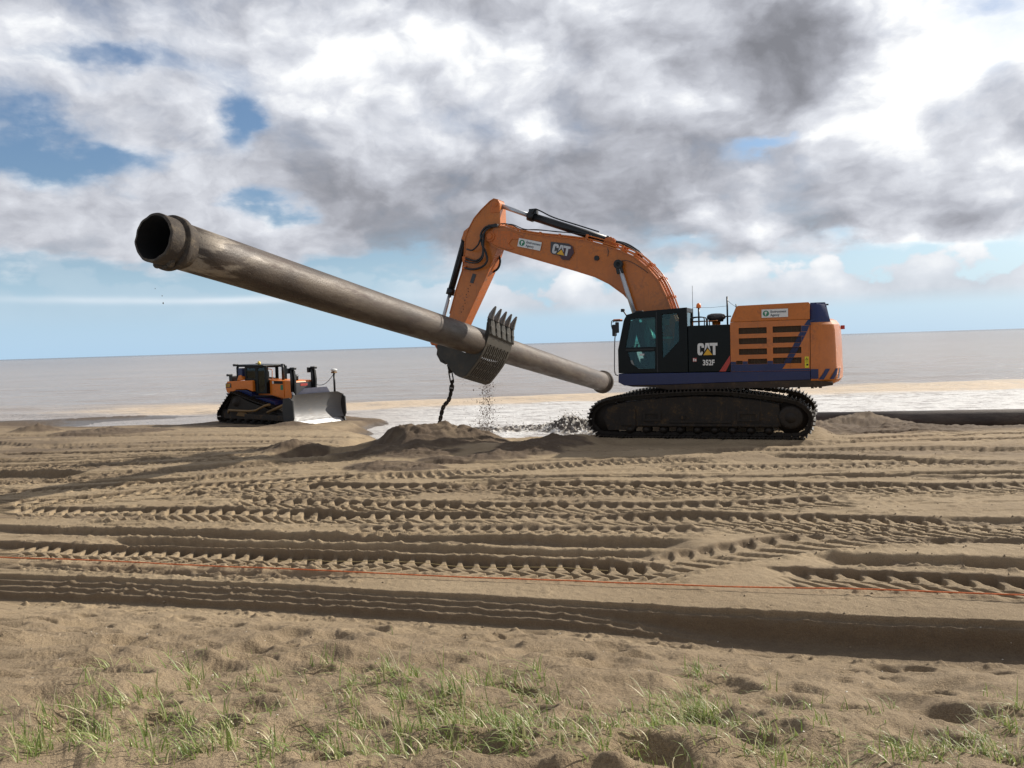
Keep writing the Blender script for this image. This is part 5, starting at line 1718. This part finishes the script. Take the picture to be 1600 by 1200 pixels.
c = t.mix(t.ss(z_, .60, .61), t.mix(t.ss(x_, .16, .17), (0.75, .13, .03), (0.03, .035, .05)), (.42, .23, .16))
c = t.mix(t.m('MULTIPLY', t.ss(t.m('ABSOLUTE', t.m('SUBTRACT', z_, .28)), .03, .025), t.ss(x_, .17, .16)), c, (.65, .66, .60))
t.l.new(c, bs.inputs['Base Color']); bs.inputs['Roughness'].default_value = .8
dw = ex_world(.78, 1.10, 2.26)
drv = skin_body('person', J, Bn, m, dw, R(159))
tag(drv, 'driver in an orange hi-vis jacket sitting in the excavator cab', 'person')
b = MB(); b.sphere((.035, 0, .80), .105, 8, .8)
b.v = [q_ for q_ in b.v]
hr = b.build('hair', HAIR, drv)
hr.location = (-.015, 0, .02)
b = MB(); b.sphere((.125, 0, .735), .018, 5); b.sphere((.115, .03, .76), .012, 4); b.sphere((.115, -.03, .76), .012, 4); b.build('face', SKIN, drv)

# ================================================================ bulldozer
DZ = thing('bulldozer', 'orange and blue bulldozer with a bare steel blade standing at the water edge', 'bulldozer', (-12.9, 43.2, -1.12), R(-35))
TD = [(-2.05, .42), (-1.95, .62), (-.98, 1.50), (-.70, 1.56), (-.42, 1.50), (.0, 1.38), (.9, 1.16), (2.4, .84), (2.95, .74), (3.12, .52), (3.08, .22), (2.85, .06), (2.2, .03), (0, .03), (-1.6, .03), (-1.9, .10), (-2.05, .24)]
lo = [Vector((a, 0, c_)) for a, c_ in TD]
dl = []
for i in range(len(lo)):
    for k in range(6):
        a, b_, c_, d = lo[i - 1], lo[i], lo[(i + 1) % len(lo)], lo[(i + 2) % len(lo)]
        u = k / 6
        dl.append(0.5 * ((2 * b_) + (c_ - a) * u + (2 * a - 5 * b_ + 4 * c_ - d) * u * u + (3 * b_ - a - 3 * c_ + d) * u ** 3))
ds, dper = along(dl, 56)
dp_ = dper / 56
shd = MB().box(-dp_ * .46, dp_ * .46, -.30, .30, -.015, .015)
shd.box(-.012, .012, -.30, .30, .015, .075)
shd.box(-dp_ * .4, dp_ * .4, -.10, .10, -.10, -.018)
dshoe = shd.mesh('track_shoe', STEEL_D)
for sy_ in (-1.12, 1.12):
    bo = bpy.data.objects.new('track_belt', None)
    C.objects.link(bo); bo.parent = DZ; bo.location = (0, sy_, 0)
    for q_, d in ds:
        ux = d; uz = ux.cross(Vector((0, 1, 0)))
        if (q_ - Vector((.3, 0, .55))).dot(uz) < 0:
            uz = -uz; ux = -ux
        M = Matrix(((ux.x, 0, uz.x, q_.x), (ux.y, 1, uz.y, 0), (ux.z, 0, uz.z, q_.z), (0, 0, 0, 1)))
        inst('track_shoe', dshoe, bo, M)
    b = MB(); b.plate([(-1.65, .22), (-1.65, .52), (-.6, .62), (2.3, .55), (2.6, .45), (2.6, .25), (2.2, .20)], sy_ - .18, sy_ + .18); b.build('track_frame', FRAME_D, DZ, .02)
    b = MB(); b.plate([(-1.75, .3), (-1.0, 1.38), (-.45, 1.38), (.2, 1.15), (2.5, .62), (2.6, .4)], sy_ - .10, sy_ + .12); b.build('drive_guard', STEEL_D, DZ, .02)
    b = MB(); b.lathe([(0, -.22), (.18, -.22), (.26, -.1), (.42, -.06), (.42, .06), (.26, .1), (.18, .22), (0, .22)], (-.70, sy_, 1.08), 24, 'y'); b.build('sprocket', STEEL_D, DZ)
    for xi, zi, ri in ((-1.68, .39, .32), (2.72, .40, .32)):
        b = MB(); b.lathe([(0, -.12), (ri, -.12), (ri, .12), (0, .12)], (xi, sy_, zi), 22, 'y'); b.build('idler_wheel', STEEL_D, DZ)
    for k in range(6):
        b = MB(); b.lathe([(0, -.15), (.14, -.15), (.14, .15), (0, .15)], (-1.1 + k * .62, sy_, .19), 14, 'y'); b.build('track_roller', STEEL_D, DZ)
b = MB()
b.tube([(-.95, -1.50, .68), (.6, -1.50, .66), (1.2, -1.50, .70), (1.9, -1.50, .95), (2.3, -1.52, 1.02)], .06, 8)
b.tube([(-.95, -1.50, .68), (-1.05, -1.45, .52)], .06, 8)
b.build('tag_link', simple('worn_yellow_steel', (.20, .115, .035), .6, dirt=.6, dirt_col=(.10, .06, .03)), DZ)
b = MB(); b.plate([(-.55, .40), (-.4, .58), (.1, .60), (.35, .46), (.2, .36)], -1.36, -1.30); b.build('equaliser_cap', bpy.data.materials['worn_yellow_steel'], DZ)
OD = simple('dozer_orange', (0.74, 0.20, 0.018), .42, dirt=.35, dirt_col=(.28, .10, .03), scale=2)
b = MB(); b.plate([(-1.80, 1.55), (-1.90, 1.75), (-1.76, 2.12), (.32, 2.18), (.32, 1.60), (-.2, 1.72), (-1.0, 1.70), (-1.45, 1.45)], -.95, .95); b.build('rear_body', OD, DZ, .04)
b = MB(); b.plate([(-1.82, 1.50), (-1.62, 1.34), (-1.45, 1.42), (-1.0, 1.66), (-.2, 1.68), (.30, 1.56), (.30, 1.30), (1.2, 1.26), (2.0, 1.12), (2.1, .95), (.3, .95), (-1.4, 1.2)], -1.00, 1.00); b.build('fender', BLUEP, DZ, .03)
b = MB(); b.plate([(.32, 1.40), (.32, 2.20), (3.0, 2.13), (3.06, 2.0), (3.06, 1.22), (2.5, 1.18), (1.35, 1.40)], -.62, .62); hd = b.build('engine_hood', OD, DZ, .04)
MB().plate([(1.45, 1.42), (1.48, 2.16), (2.35, 2.14), (2.35, 1.30)], -.65, -.622).build('engine_door', OD, hd, .01)
MB().plate([(1.50, 2.13), (1.62, 2.13), (1.62, 1.99), (1.50, 2.0)], -.662, -.651).build('logo_mark', WHITE, hd)
MB().plate([(1.64, 2.13), (2.30, 2.12), (2.30, 1.98), (1.64, 1.99)], -.66, -.651).build('name_band', BLACKP, hd)
MB().plate([(2.12, 1.93), (2.30, 1.93), (2.30, 1.68), (2.12, 1.68)], -.66, -.651).build('green_sticker', GREENL, hd)
MB().plate([(3.062, 1.3), (3.09, 1.3), (3.09, 2.05), (3.062, 2.05)], -.55, .55).build('radiator_grille', DGREY, hd)
MB().box(3.09, 3.10, -.22, .22, 1.86, 1.98).build('red_badge', REDP, hd)
letters(hd, 3.10, 0, 1.88, .001, .001, WHITE) if False else None
MB().plate([(-1.84, 2.02), (-1.40, 2.02), (-1.40, 1.80), (-1.84, 1.80)], -.972, -.951).build('badge_plate', DGREY, DZ)
letters(DZ, -1.80, -.974, 1.84, .14, .36, YEL, sgn=1, depth=.006)
# cab
b = MB()
b.plate([(-1.0, 2.86), (-1.0, 2.99), (1.15, 2.95), (1.15, 2.86)], -.90, .52)
b.build('cab_roof', BLACKP, DZ, .03)
Cw = [(-.28, 2.78), (.40, 2.78), (.40, 2.24), (-.28, 2.30)]
Cd = [(.62, 2.80), (1.14, 2.80), (1.12, 1.75), (.95, 1.60), (.62, 1.60)]
for y0, y1 in ((-.82, -.77), (.45, .50)):
    MB().plate([(-.42, 2.87), (1.28, 2.87), (1.26, 1.50), (.36, 1.50), (.36, 2.15), (-.42, 2.15)], y0, y1, [Cw, Cd]).build('cab_side', BLACKP, DZ, .01)
MB().plate(Cw, -.80, -.795).build('window_pane', GLASS, DZ); MB().plate(Cd, -.80, -.795).build('door_pane', GLASS, DZ)
b = MB(); b.box(1.22, 1.27, -.77, .45, 1.5, 2.2); b.box(1.22, 1.27, -.77, -.68, 2.2, 2.86); b.box(1.22, 1.27, .37, .45, 2.2, 2.86); b.box(-.42, -.36, -.77, -.70, 2.15, 2.86); b.box(-.42, -.36, .38, .45, 2.15, 2.86); b.box(-.4, 1.22, -.77, .45, 1.5, 1.56)
b.build('cab_frame', BLACKP, DZ)
b = MB(); b.box(.0, .14, -.3, .3, 1.9, 2.6); b.box(.1, .55, -.28, .28, 1.8, 2.0); b.build('operator_seat', CLOTH, DZ, .04)
b = MB(); b.box(-1.0, -.9, -.90, -.80, 2.18, 2.86); b.box(-1.0, -.9, .50, .60, 2.18, 2.86)
b.build('roof_post', BLACKP, DZ, .01)
b = MB(); b.box(-.92, -.55, -.88, -.5, 2.18, 2.80); b.build('filter_box', BLUEP, DZ, .03)
b = MB(); b.plate([(-.95, 2.15), (-.80, 2.42), (-.60, 2.45), (-.42, 2.2)], -.94, -.70); b.build('hydraulic_cap', OD, DZ, .03)
b = MB(); b.box(-1.78, -1.50, -.80, -.3, 2.12, 2.40); b.box(-1.85, -1.70, -.90, -.6, 2.38, 2.50); b.build('rear_lamp_box', BLACKM, DZ, .02)
b = MB(); b.box(-1.25, -1.05, -.92, -.70, 2.90, 3.02); b.build('work_lamp', BLACKM, DZ, .02)
b = MB(); b.box(-1.15, -.98, .44, .62, 2.90, 3.02); b.build('work_lamp', BLACKM, DZ, .02)
b = MB(); b.lathe([(0, 2.96), (.08, 2.96), (.08, 3.06), (.05, 3.13), (0, 3.14)], (.35, -.5, 0), 14); b.build('beacon', flat('yellow_beacon', (.85, .62, .12), .2), DZ)
b = MB(); b.tube(arcpts([(1.62, -.75, 2.2), (1.64, -.75, 2.5), (1.62, -.75, 2.7), (1.35, -.78, 2.75)], 4), .018); b.build('handrail', ORANGE, DZ)
b = MB(); b.tube([(1.80, -.2, 2.15), (1.80, -.2, 2.78), (1.74, -.2, 2.96)], .07, 12); b.build('exhaust_stack', BLACKM, DZ)
b = MB(); b.lathe([(0, 2.12), (.18, 2.12), (.2, 2.36), (.16, 2.42), (0, 2.43)], (2.65, -.2, 0), 16); b.build('air_pre_cleaner', BLACKM, DZ)
for y_ in (-.66, .66):
    b = MB(); b.plate([(2.95, 2.70), (3.20, 2.66), (3.26, 2.2), (3.20, 1.25), (2.98, 1.25), (3.02, 2.2)], y_ - .06, y_ + .06); lc = b.build('lift_bracket', BLACKM, DZ, .02)
    MB().cyl((3.10, y_ - .12, 2.66), (3.12, y_ - .12, 1.6), .065, 12).build('lift_cylinder', BLACKM, DZ)
    MB().cyl((3.12, y_ - .12, 1.6), (3.55, y_ - .12, .95), .05, 10).build('rod', CHROME, DZ)
    b = MB(); b.box(2.84, 3.0, y_ - .22, y_ - .06, 2.50, 2.76); b.box(2.98, 3.30, y_ - .12, y_ + .06, 2.68, 2.80); b.build('front_lamp', BLACKM, DZ, .02)
# push arms
for y_ in (-1.50, 1.50):
    b = MB(); b.plate([(0.4, .28), (.4, .52), (3.55, .48), (3.62, .22)], y_ - .09, y_ + .09); b.build('push_arm', FRAME_D, DZ, .02)
    b = MB(); b.tube([(2.0, y_ * .95, .62), (3.5, y_ * .9, 1.10)], .07, 10); b.build('tilt_brace', bpy.data.materials['worn_yellow_steel'], DZ)
# blade
m, t, bs = new_mat('polished_blade')
p = opos(t)
n1 = t.noise(p, 2.0, 6, .6); n2 = t.noise(t.v('MULTIPLY', p, (1, .3, 3)), 8, 5, .6)
c = t.mix(n1, (.14, .14, .145), (.09, .088, .086)); c = t.mix(t.ss(n2, .55, .7, 0, .6), c, (.20, .17, .14))
t.l.new(c, bs.inputs['Base Color']); bs.inputs['Metallic'].default_value = .25; t.put(bs, 'Roughness', t.lin(n2, .3, .7, .42, .6))
BLADE = m
blade = bpy.data.objects.new('blade', None); C.objects.link(blade); blade.parent = DZ
NB = 14
ring = []
for i in range(NB + 1):
    u = i / NB
    z_ = .22 + (1.50 - .22) * u
    x_ = 3.70 + .20 * (2 * u - 1) ** 2 + .02
    ring.append((x_, z_))
HB = 1.68
b = MB()
NW = 12
vs = []
for i, (x_, z_) in enumerate(ring):
    for j in range(NW + 1):
        w_ = -1 + 2 * j / NW
        # side wings turn forward
        fwd = .22 * max(0, abs(w_) - .78) / .22
        zt = z_ if z_ < 1.30 else 1.30 + (z_ - 1.30) * (1 if abs(w_) < .85 else .2)
        vs.append((x_ + fwd, w_ * HB, zt))
n_ = len(vs)
vs += [(x_ - .05, y_, z_) for x_, y_, z_ in vs]
fs = []
for i in range(NB):
    for j in range(NW):
        a = i * (NW + 1) + j
        fs.append((a, a + 1, a + NW + 2, a + NW + 1)); fs.append((a + n_, a + NW + 1 + n_, a + NW + 2 + n_, a + 1 + n_))
b.add(vs, fs, True)
b.build('mouldboard', BLADE, blade)
b = MB(); b.plate([(3.76, 1.50), (3.84, 1.50), (3.95, 1.78), (3.90, 1.78)], -.75, .75)
b.v = [(x_, y_ * (1.35 if z_ < 1.6 else .95), z_) for x_, y_, z_ in b.v]
b.build('spill_guard', simple('grey_blue_guard', (.13, .14, .20), .5, dirt=.3), blade)
SP = simple('side_plate_grey', (.035, .037, .038), .5, metal=.3, dirt=.5, dirt_col=(.07, .06, .05))
for y_ in (-HB, HB):
    b = MB(); b.plate([(3.55, .02), (3.45, .9), (3.55, 1.35), (3.95, 1.38), (4.22, 1.22), (4.25, .42), (4.14, .20), (4.2, .02)], y_ - .03, y_ + .03); b.build('end_plate', SP, blade)
for k in range(4):
    y0 = -HB + .05 + k * (2 * HB - .1) / 4
    b = MB(); b.add([(3.86, y0, .25), (3.86, y0 + .87, .25), (4.08, y0 + .87, .0), (4.08, y0, .0), (3.83, y0, .24), (3.83, y0 + .87, .24), (4.04, y0 + .87, -.01), (4.04, y0, -.01)],
                    [(0, 1, 2, 3), (7, 6, 5, 4), (0, 4, 5, 1), (1, 5, 6, 2), (2, 6, 7, 3), (3, 7, 4, 0)])
    b.build('cutting_edge', flat('bright_steel', (.75, .75, .75), .35, .5) if 'bright_steel' not in bpy.data.materials else bpy.data.materials['bright_steel'], blade)
b = MB(); b.tube([(3.72, 1.45, 1.3), (3.72, 1.45, 2.46)], .055, 10); ms = b.build('sensor_mast', BLACKM, DZ)
b = MB(); b.lathe([(0, 2.50), (.06, 2.50), (.16, 2.56), (.17, 2.60), (.1, 2.64), (0, 2.65)], (3.72, 1.45, 0), 16); b.build('sensor_dome', WHITE, ms)
b = MB(); b.box(3.60, 3.84, 1.36, 1.54, 2.42, 2.50); b.build('sensor_bracket', bpy.data.materials['worn_yellow_steel'], ms)
b = MB(); b.tube(arcpts([(3.72, 1.40, 2.35), (3.60, 1.1, 2.0), (3.4, .9, 1.85), (3.1, .7, 1.88)], 6), .015, 6); b.build('sensor_cable', BLACKM, ms)

# ================================================================ rope lines on the sand
ROPE = simple('orange_rope', (.62, .16, .05), .8, scale=30, var=.3)


def ground_line(name, pts, r_, mat, label, lift=.02, sag=0.0, seed=1):
    rn = random.Random(seed)
    xs = np.linspace(pts[0][0], pts[-1][0], 420)
    ys, _ = curve(pts, xs)
    ys = ys + fbm(xs, ys * 0, 1.5, 3, 91) * .03
    zs, _ = height(xs, ys)
    # a taut line rides on the high spots
    z2 = zs.copy()
    if sag >= 0:
        for off in (-.07, .07):
            z2 = np.maximum(z2, height(xs, ys + off)[0])
    pad = np.pad(z2, 12, 'edge')
    z2 = np.max(np.stack([pad[i:i + len(zs)] for i in range(25)]), 0)
    z2 = np.convolve(np.pad(z2, 10, 'edge'), np.ones(21) / 21, 'valid')
    o = MB().tube([(a, b_, c_ + lift) for a, b_, c_ in zip(xs, ys, z2)], r_, 6).build(name, mat)
    return tag(o, label, 'rope')


ground_line('orange_rope', [(-12.5, 11.85), (-7.6, 10.56), (-6.504, 10.25), (-4.318, 9.68), (-1.485, 8.99), (1.588, 8.25), (2.5, 8.02), (4.73, 7.52), (5.8, 7.28), (9.5, 6.42)], .007, ROPE, 'thin orange rope stretched along the tyre tracks across the sand')
ground_line('pale_string', [(-2.9, 10.0), (-1.5, 9.72), (-.2, 9.42), (1.0, 9.12)], .003, simple('pale_string', (.45, .36, .18), .8), 'short pale string lying in the rut behind the orange rope', .02, -1)

# ================================================================ falling sand, churned water, pebbles
rr = random.Random(8)
GR = simple('wet_sand_grain', (.10, .066, .044), .9)


def blobs(name, pts, mat, label):
    b = MB()
    for (x_, y_, z_, s_) in pts:
        n6 = [(1, 0, 0), (-1, 0, 0), (0, 1, 0), (0, -1, 0), (0, 0, 1.2), (0, 0, -1.2)]
        b.add([(x_ + a * s_ * rr.uniform(.6, 1.3), y_ + c_ * s_ * rr.uniform(.6, 1.3), z_ + d * s_ * rr.uniform(.6, 1.4)) for a, c_, d in n6],
              [(0, 2, 4), (2, 1, 4), (1, 3, 4), (3, 0, 4), (2, 0, 5), (1, 2, 5), (3, 1, 5), (0, 3, 5)])
    o = b.build(name, mat)
    o['kind'] = 'stuff'
    o['label'] = label
    return o


pts = []
for k in range(1500):
    h = rr.random() ** .8
    z_ = 1.42 - h * 2.0
    sp_ = .05 + .16 * h
    lx_ = 6.40 + rr.gauss(0, sp_) + .10 * h
    ly_ = rr.gauss(-.1, .25)
    v_ = ex_world(lx_, ly_, z_)
    pts.append((v_.x, v_.y, v_.z, rr.uniform(.004, .012) * (1 if rr.random() < .9 else 2.0)))
for k in range(120):
    lx_ = rr.choice([5.95, 6.20, 7.0, 6.9]) + rr.gauss(0, .10); ly_ = rr.uniform(-.7, .7)
    v_ = ex_world(lx_, ly_, rr.uniform(-.2, 1.5))
    pts.append((v_.x, v_.y, v_.z, rr.uniform(.005, .012)))
blobs('falling_sand', pts, GR, 'wet sand pouring in drops from the slotted bucket')
pts = [(PL.x - .2 + rr.uniform(-.06, .1), PL.y, PL.z - .75 - k * .12, rr.uniform(.008, .014)) for k in range(3)] + [(3.45 + rr.uniform(-.3, .3), 33.6, .2 - k * .15, .012) for k in range(5)]
blobs('dripping_mud', pts, GR, 'mud drops falling from the pipe ends')

# turbulent outfall of dark sandy water
xs = np.linspace(-4.6, 6.2, 360); ys = np.linspace(33.0, 43.0, 200)
XX, YY = np.meshgrid(xs, ys)
xf, yf = XX.ravel(), YY.ravel()
rid = np.exp(-((yf - 38.6 - .25 * np.sin(xf * .9)) / .9) ** 2)
env = (.20 * rid * sm(xf, -4.4, -2.0) + .50 * np.exp(-((xf - 2.55) / .85) ** 2 - ((yf - 37.6) / 1.2) ** 2) + .50 * np.exp(-((xf - 4.6) / 1.3) ** 2 - ((yf - 36.8) / 1.6) ** 2))
tx = 1 - np.abs(fbm(xf, yf, .45, 5, 201, .65)) * 2.6
zz_ = -1.56 + env * (.8 + .45 * np.clip(tx, 0, 1)) + env * fbm(xf, yf, .22, 3, 205, .6) * .35 + .03 * fbm(xf, yf, .5, 3, 207)
edge = sm(np.minimum(np.minimum(xf + 4.6, 6.2 - xf), np.minimum(yf - 33, 43 - yf)), 0, .8)
zz_ = zz_ * edge + (-1.75) * (1 - edge)
cw_ = grid_mesh('churned_water', XX, YY, zz_.reshape(XX.shape), np.clip(env * 1.5 + fbm(xf, yf, .35, 4, 210) * .8 * sm(env, .01, .1), 0, 1))
cw_['kind'] = 'stuff'
cw_['label'] = 'churning dark water and sand with white spray beside the excavator'
m, t, bs = new_mat('churned_water')
p = wpos(t)
at = t.n.new('ShaderNodeAttribute'); at.attribute_name = 'damp_shade'  # here the attribute carries the thickness of the churn
n2 = t.noise(p, 6, 6, .7); n3 = t.noise(p, 2, 4, .6)
f = t.ss(t.m('ADD', t.m('MULTIPLY', at.outputs['Fac'], .8), t.m('MULTIPLY_ADD', n2, 1.4, -.7)), .05, .28)
c = t.mix(t.ss(n2, .40, .55), (.35, .31, .26), (.82, .80, .76))
c = t.mix(f, c, t.mix(t.ss(n3, .5, .75), (.085, .068, .052), (.32, .27, .21)))
t.l.new(c, bs.inputs['Base Color'])
bs.inputs['Roughness'].default_value = .45
bump(t, bs, n2, .7, .08)
cw_.data.materials.append(m)
b = MB()
for k in range(900):
    if rr.random() < .5:
        x_ = rr.gauss(2.7, 1.0); y_ = rr.gauss(37.4, .8); h_ = rr.uniform(0, .95) * math.exp(-((x_ - 2.6) / 1.2) ** 2)
    elif rr.random() < .6:
        x_ = rr.uniform(3.2, 6.0); y_ = rr.gauss(37, .9); h_ = rr.uniform(0, .9)
    else:
        x_ = rr.uniform(-4, 3); y_ = rr.gauss(38.6, .5); h_ = rr.uniform(0, .32)
    s_ = rr.uniform(.012, .035)
    n6 = [(1, 0, 0), (-1, 0, 0), (0, 1, 0), (0, -1, 0), (0, 0, 1.2), (0, 0, -1.2)]
    b.add([(x_ + a * s_, y_ + c_ * s_, -1.5 + h_ + d * s_) for a, c_, d in n6], [(0, 2, 4), (2, 1, 4), (1, 3, 4), (3, 0, 4), (2, 0, 5), (1, 2, 5), (3, 1, 5), (0, 3, 5)])
o = b.build('water_spray', flat('spray_white', (.75, .73, .68), .6)); o['kind'] = 'stuff'; o['label'] = 'white spray thrown up from the churned water'

# clods and shell bits
b = MB()
xs = [rr.uniform(-9, 9) for _ in range(1500)]
ys = [rr.uniform(3.4, 17) for _ in range(1500)]
for k in range(1500):
    # most clods line the rut edges
    if k < 900:
        rp = RUTS[rr.randrange(8, len(RUTS))]
        lo_, hi_ = max(rp[5][0], -9), min(rp[5][1], 9)
        x_ = rr.uniform(lo_, hi_)
        yc, _s = curve(rp[0], np.array([x_]))
        xs[k] = x_; ys[k] = float(yc[0]) + rr.choice([-1, 1]) * (rp[1] + abs(rr.gauss(.04, .06)))
zs, _ = height(np.array(xs), np.array(ys))
for x_, y_, z_ in zip(xs, ys, zs):
    if y_ < 6 and rr.random() < .8:
        continue
    s_ = rr.uniform(.006, .020)
    n6 = [(1, 0, 0), (-1, 0, 0), (0, 1, 0), (0, -1, 0), (0, 0, .8), (0, 0, -.8)]
    b.add([(x_ + a * s_ * rr.uniform(.6, 1.3), y_ + c_ * s_ * rr.uniform(.6, 1.3), z_ + s_ * .3 + d * s_) for a, c_, d in n6],
          [(0, 2, 4), (2, 1, 4), (1, 3, 4), (3, 0, 4), (2, 0, 5), (1, 2, 5), (3, 1, 5), (0, 3, 5)])
o = b.build('sand_clods', simple('clod', (.26, .205, .14), .95)); o['kind'] = 'stuff'; o['label'] = 'small clods of wet sand along the ruts'
b = MB()
for k in range(110):
    a = rr.uniform(-.62, .62); y_ = rr.uniform(3.3, 7.5); x_ = a * y_
    z_ = ground_z(x_, y_) if k < 0 else None
    xs[k] = x_; ys[k] = y_
zs, _ = height(np.array(xs[:110]), np.array(ys[:110]))
for k in range(110):
    s_ = rr.uniform(.003, .009)
    n6 = [(1, 0, 0), (-1, 0, 0), (0, 1, 0), (0, -1, 0), (0, 0, .5), (0, 0, -.5)]
    b.add([(xs[k] + a * s_, ys[k] + c_ * s_, zs[k] + s_ * .4 + d * s_) for a, c_, d in n6], [(0, 2, 4), (2, 1, 4), (1, 3, 4), (3, 0, 4), (2, 0, 5), (1, 2, 5), (3, 1, 5), (0, 3, 5)])
o = b.build('shell_fragments', flat('shell_white', (.72, .66, .55), .5)); o['kind'] = 'stuff'; o['label'] = 'white shell fragments scattered on the foreground sand'

# ================================================================ beach grass
m, t, bs = new_mat('beach_grass')
at = t.n.new('ShaderNodeAttribute'); at.attribute_name = 'damp_shade'  # here the attribute carries how dry each blade is
c = t.ramp(at.outputs['Fac'], [(0.0, (.14, .20, .045)), (.45, (.25, .32, .09)), (.72, (.40, .44, .19)), (.86, (.54, .48, .27)), (1.0, (.64, .57, .38))])
t.l.new(c, bs.inputs['Base Color']); bs.inputs['Roughness'].default_value = .42
nt = m.node_tree
trl = nt.nodes.new('ShaderNodeBsdfTranslucent'); nt.links.new(c, trl.inputs[0])
mx = nt.nodes.new('ShaderNodeMixShader'); mx.inputs[0].default_value = .35
nt.links.new(bs.outputs[0], mx.inputs[1]); nt.links.new(trl.outputs[0], mx.inputs[2]); nt.links.new(mx.outputs[0], nt.nodes['Material Output'].inputs[0])
rr = random.Random(21)
TUF = []


def tufts(n, cx_, cy_, sx_, sy_, h_, nb):
    for _ in range(int(n * 2.2)):
        u = rr.gauss(cx_, sx_); v_ = rr.gauss(cy_, sy_)
        # picture-like bearings turned into a place on the slope
        a = (u - 800) / 1300.0
        drop = (v_ - 24 - 538 + (u - 800) * .0305) / 1300.0
        d = 1.78 / max(drop, .25)
        d = (2.5 - (-.20 + .235 * max(0, 7.95 - .25 * a * d - d))) / max(drop, .25)
        d = (2.5 - (-.20 + .235 * max(0, 7.95 - .25 * a * d - d))) / max(drop, .25)
        TUF.append((a * d, d, h_ * rr.uniform(.6, 1.15), max(2, int(nb * rr.uniform(.5, 1.9)))))


tufts(26, 190, 1130, 80, 45, .15, 9); tufts(16, 300, 1100, 60, 35, .13, 8); tufts(10, 60, 1160, 40, 25, .14, 9)
tufts(34, 640, 1130, 70, 40, .17, 11); tufts(22, 780, 1120, 60, 35, .15, 9); tufts(12, 500, 1140, 60, 40, .13, 6)
tufts(16, 1070, 1110, 35, 28, .16, 10); tufts(12, 1010, 1150, 45, 30, .14, 8); tufts(20, 1190, 1150, 60, 32, .13, 7)
tufts(22, 1450, 1170, 80, 24, .14, 9); tufts(9, 1560, 1160, 35, 25, .16, 10); tufts(14, 900, 1170, 90, 22, .12, 6); tufts(30, 400, 1185, 260, 14, .14, 7)
tufts(26, 1050, 1190, 280, 12, .13, 7); tufts(14, 800, 1120, 420, 50, .10, 3); tufts(6, 480, 1050, 60, 15, .09, 3); tufts(5, 1080, 1055, 30, 12, .12, 3)
for _ in range(120):
    a = rr.uniform(-1.3, 1.3); d = rr.uniform(1.2, 3.1); TUF.append((a * d, d, rr.uniform(.08, .16), rr.randrange(4, 11)))
gx = np.array([q_[0] for q_ in TUF]); gy = np.array([q_[1] for q_ in TUF])
gz_, _ = height(gx, gy)
V_ = []; F_ = []; A_ = []
for (x0, y0, h_, nb), z0 in zip(TUF, gz_):
    tone = rr.uniform(0, .35)
    for _ in range(nb):
        a = rr.uniform(0, 6.283)
        L_ = h_ * rr.uniform(.4, 1.25)
        lean = abs(rr.gauss(.28, .38)) if rr.random() < .85 else rr.uniform(.9, 1.5) ; curl = rr.uniform(.2, 1.9)
        bx, by = x0 + rr.gauss(0, .028), y0 + rr.gauss(0, .028)
        # prevailing breeze leans the blades a little to the left
        dirx, diry = math.cos(a) - .35, math.sin(a)
        wd = rr.uniform(.0020, .0044)
        dry_ = tone + rr.uniform(0, .45) if rr.random() < .75 else rr.uniform(.75, 1.0)
        px0, py0, pz0 = bx, by, z0 - .012
        th_ = lean
        n0 = len(V_)
        NSG = 6
        for s2 in range(NSG + 1):
            u = s2 / NSG
            ww = wd * (1 - u ** 1.6) + .0002
            ox, oy = -math.sin(a) * ww, math.cos(a) * ww
            V_.append((px0 - ox, py0 - oy, pz0)); V_.append((px0, py0, pz0 - ww * .5)); V_.append((px0 + ox, py0 + oy, pz0))
            A_ += [min(1, dry_ + .18 * u ** 2)] * 3
            px0 += dirx * math.sin(th_) * L_ / NSG; py0 += diry * math.sin(th_) * L_ / NSG; pz0 += math.cos(th_) * L_ / NSG
            th_ += curl / NSG * (1 + u)
        for s2 in range(NSG):
            q0 = n0 + 3 * s2
            F_.append((q0, q0 + 1, q0 + 4, q0 + 3)); F_.append((q0 + 1, q0 + 2, q0 + 5, q0 + 4))
me = bpy.data.meshes.new('beach_grass')
me.from_pydata(V_, [], F_)
a_ = me.attributes.new('damp_shade', 'FLOAT', 'POINT'); a_.data.foreach_set('value', A_)
me.polygons.foreach_set('use_smooth', [True] * len(F_))
me.materials.append(m)
go = bpy.data.objects.new('beach_grass', me); C.objects.link(go)
go['kind'] = 'stuff'; go['label'] = 'sparse green and straw marram grass blades growing through the sand'
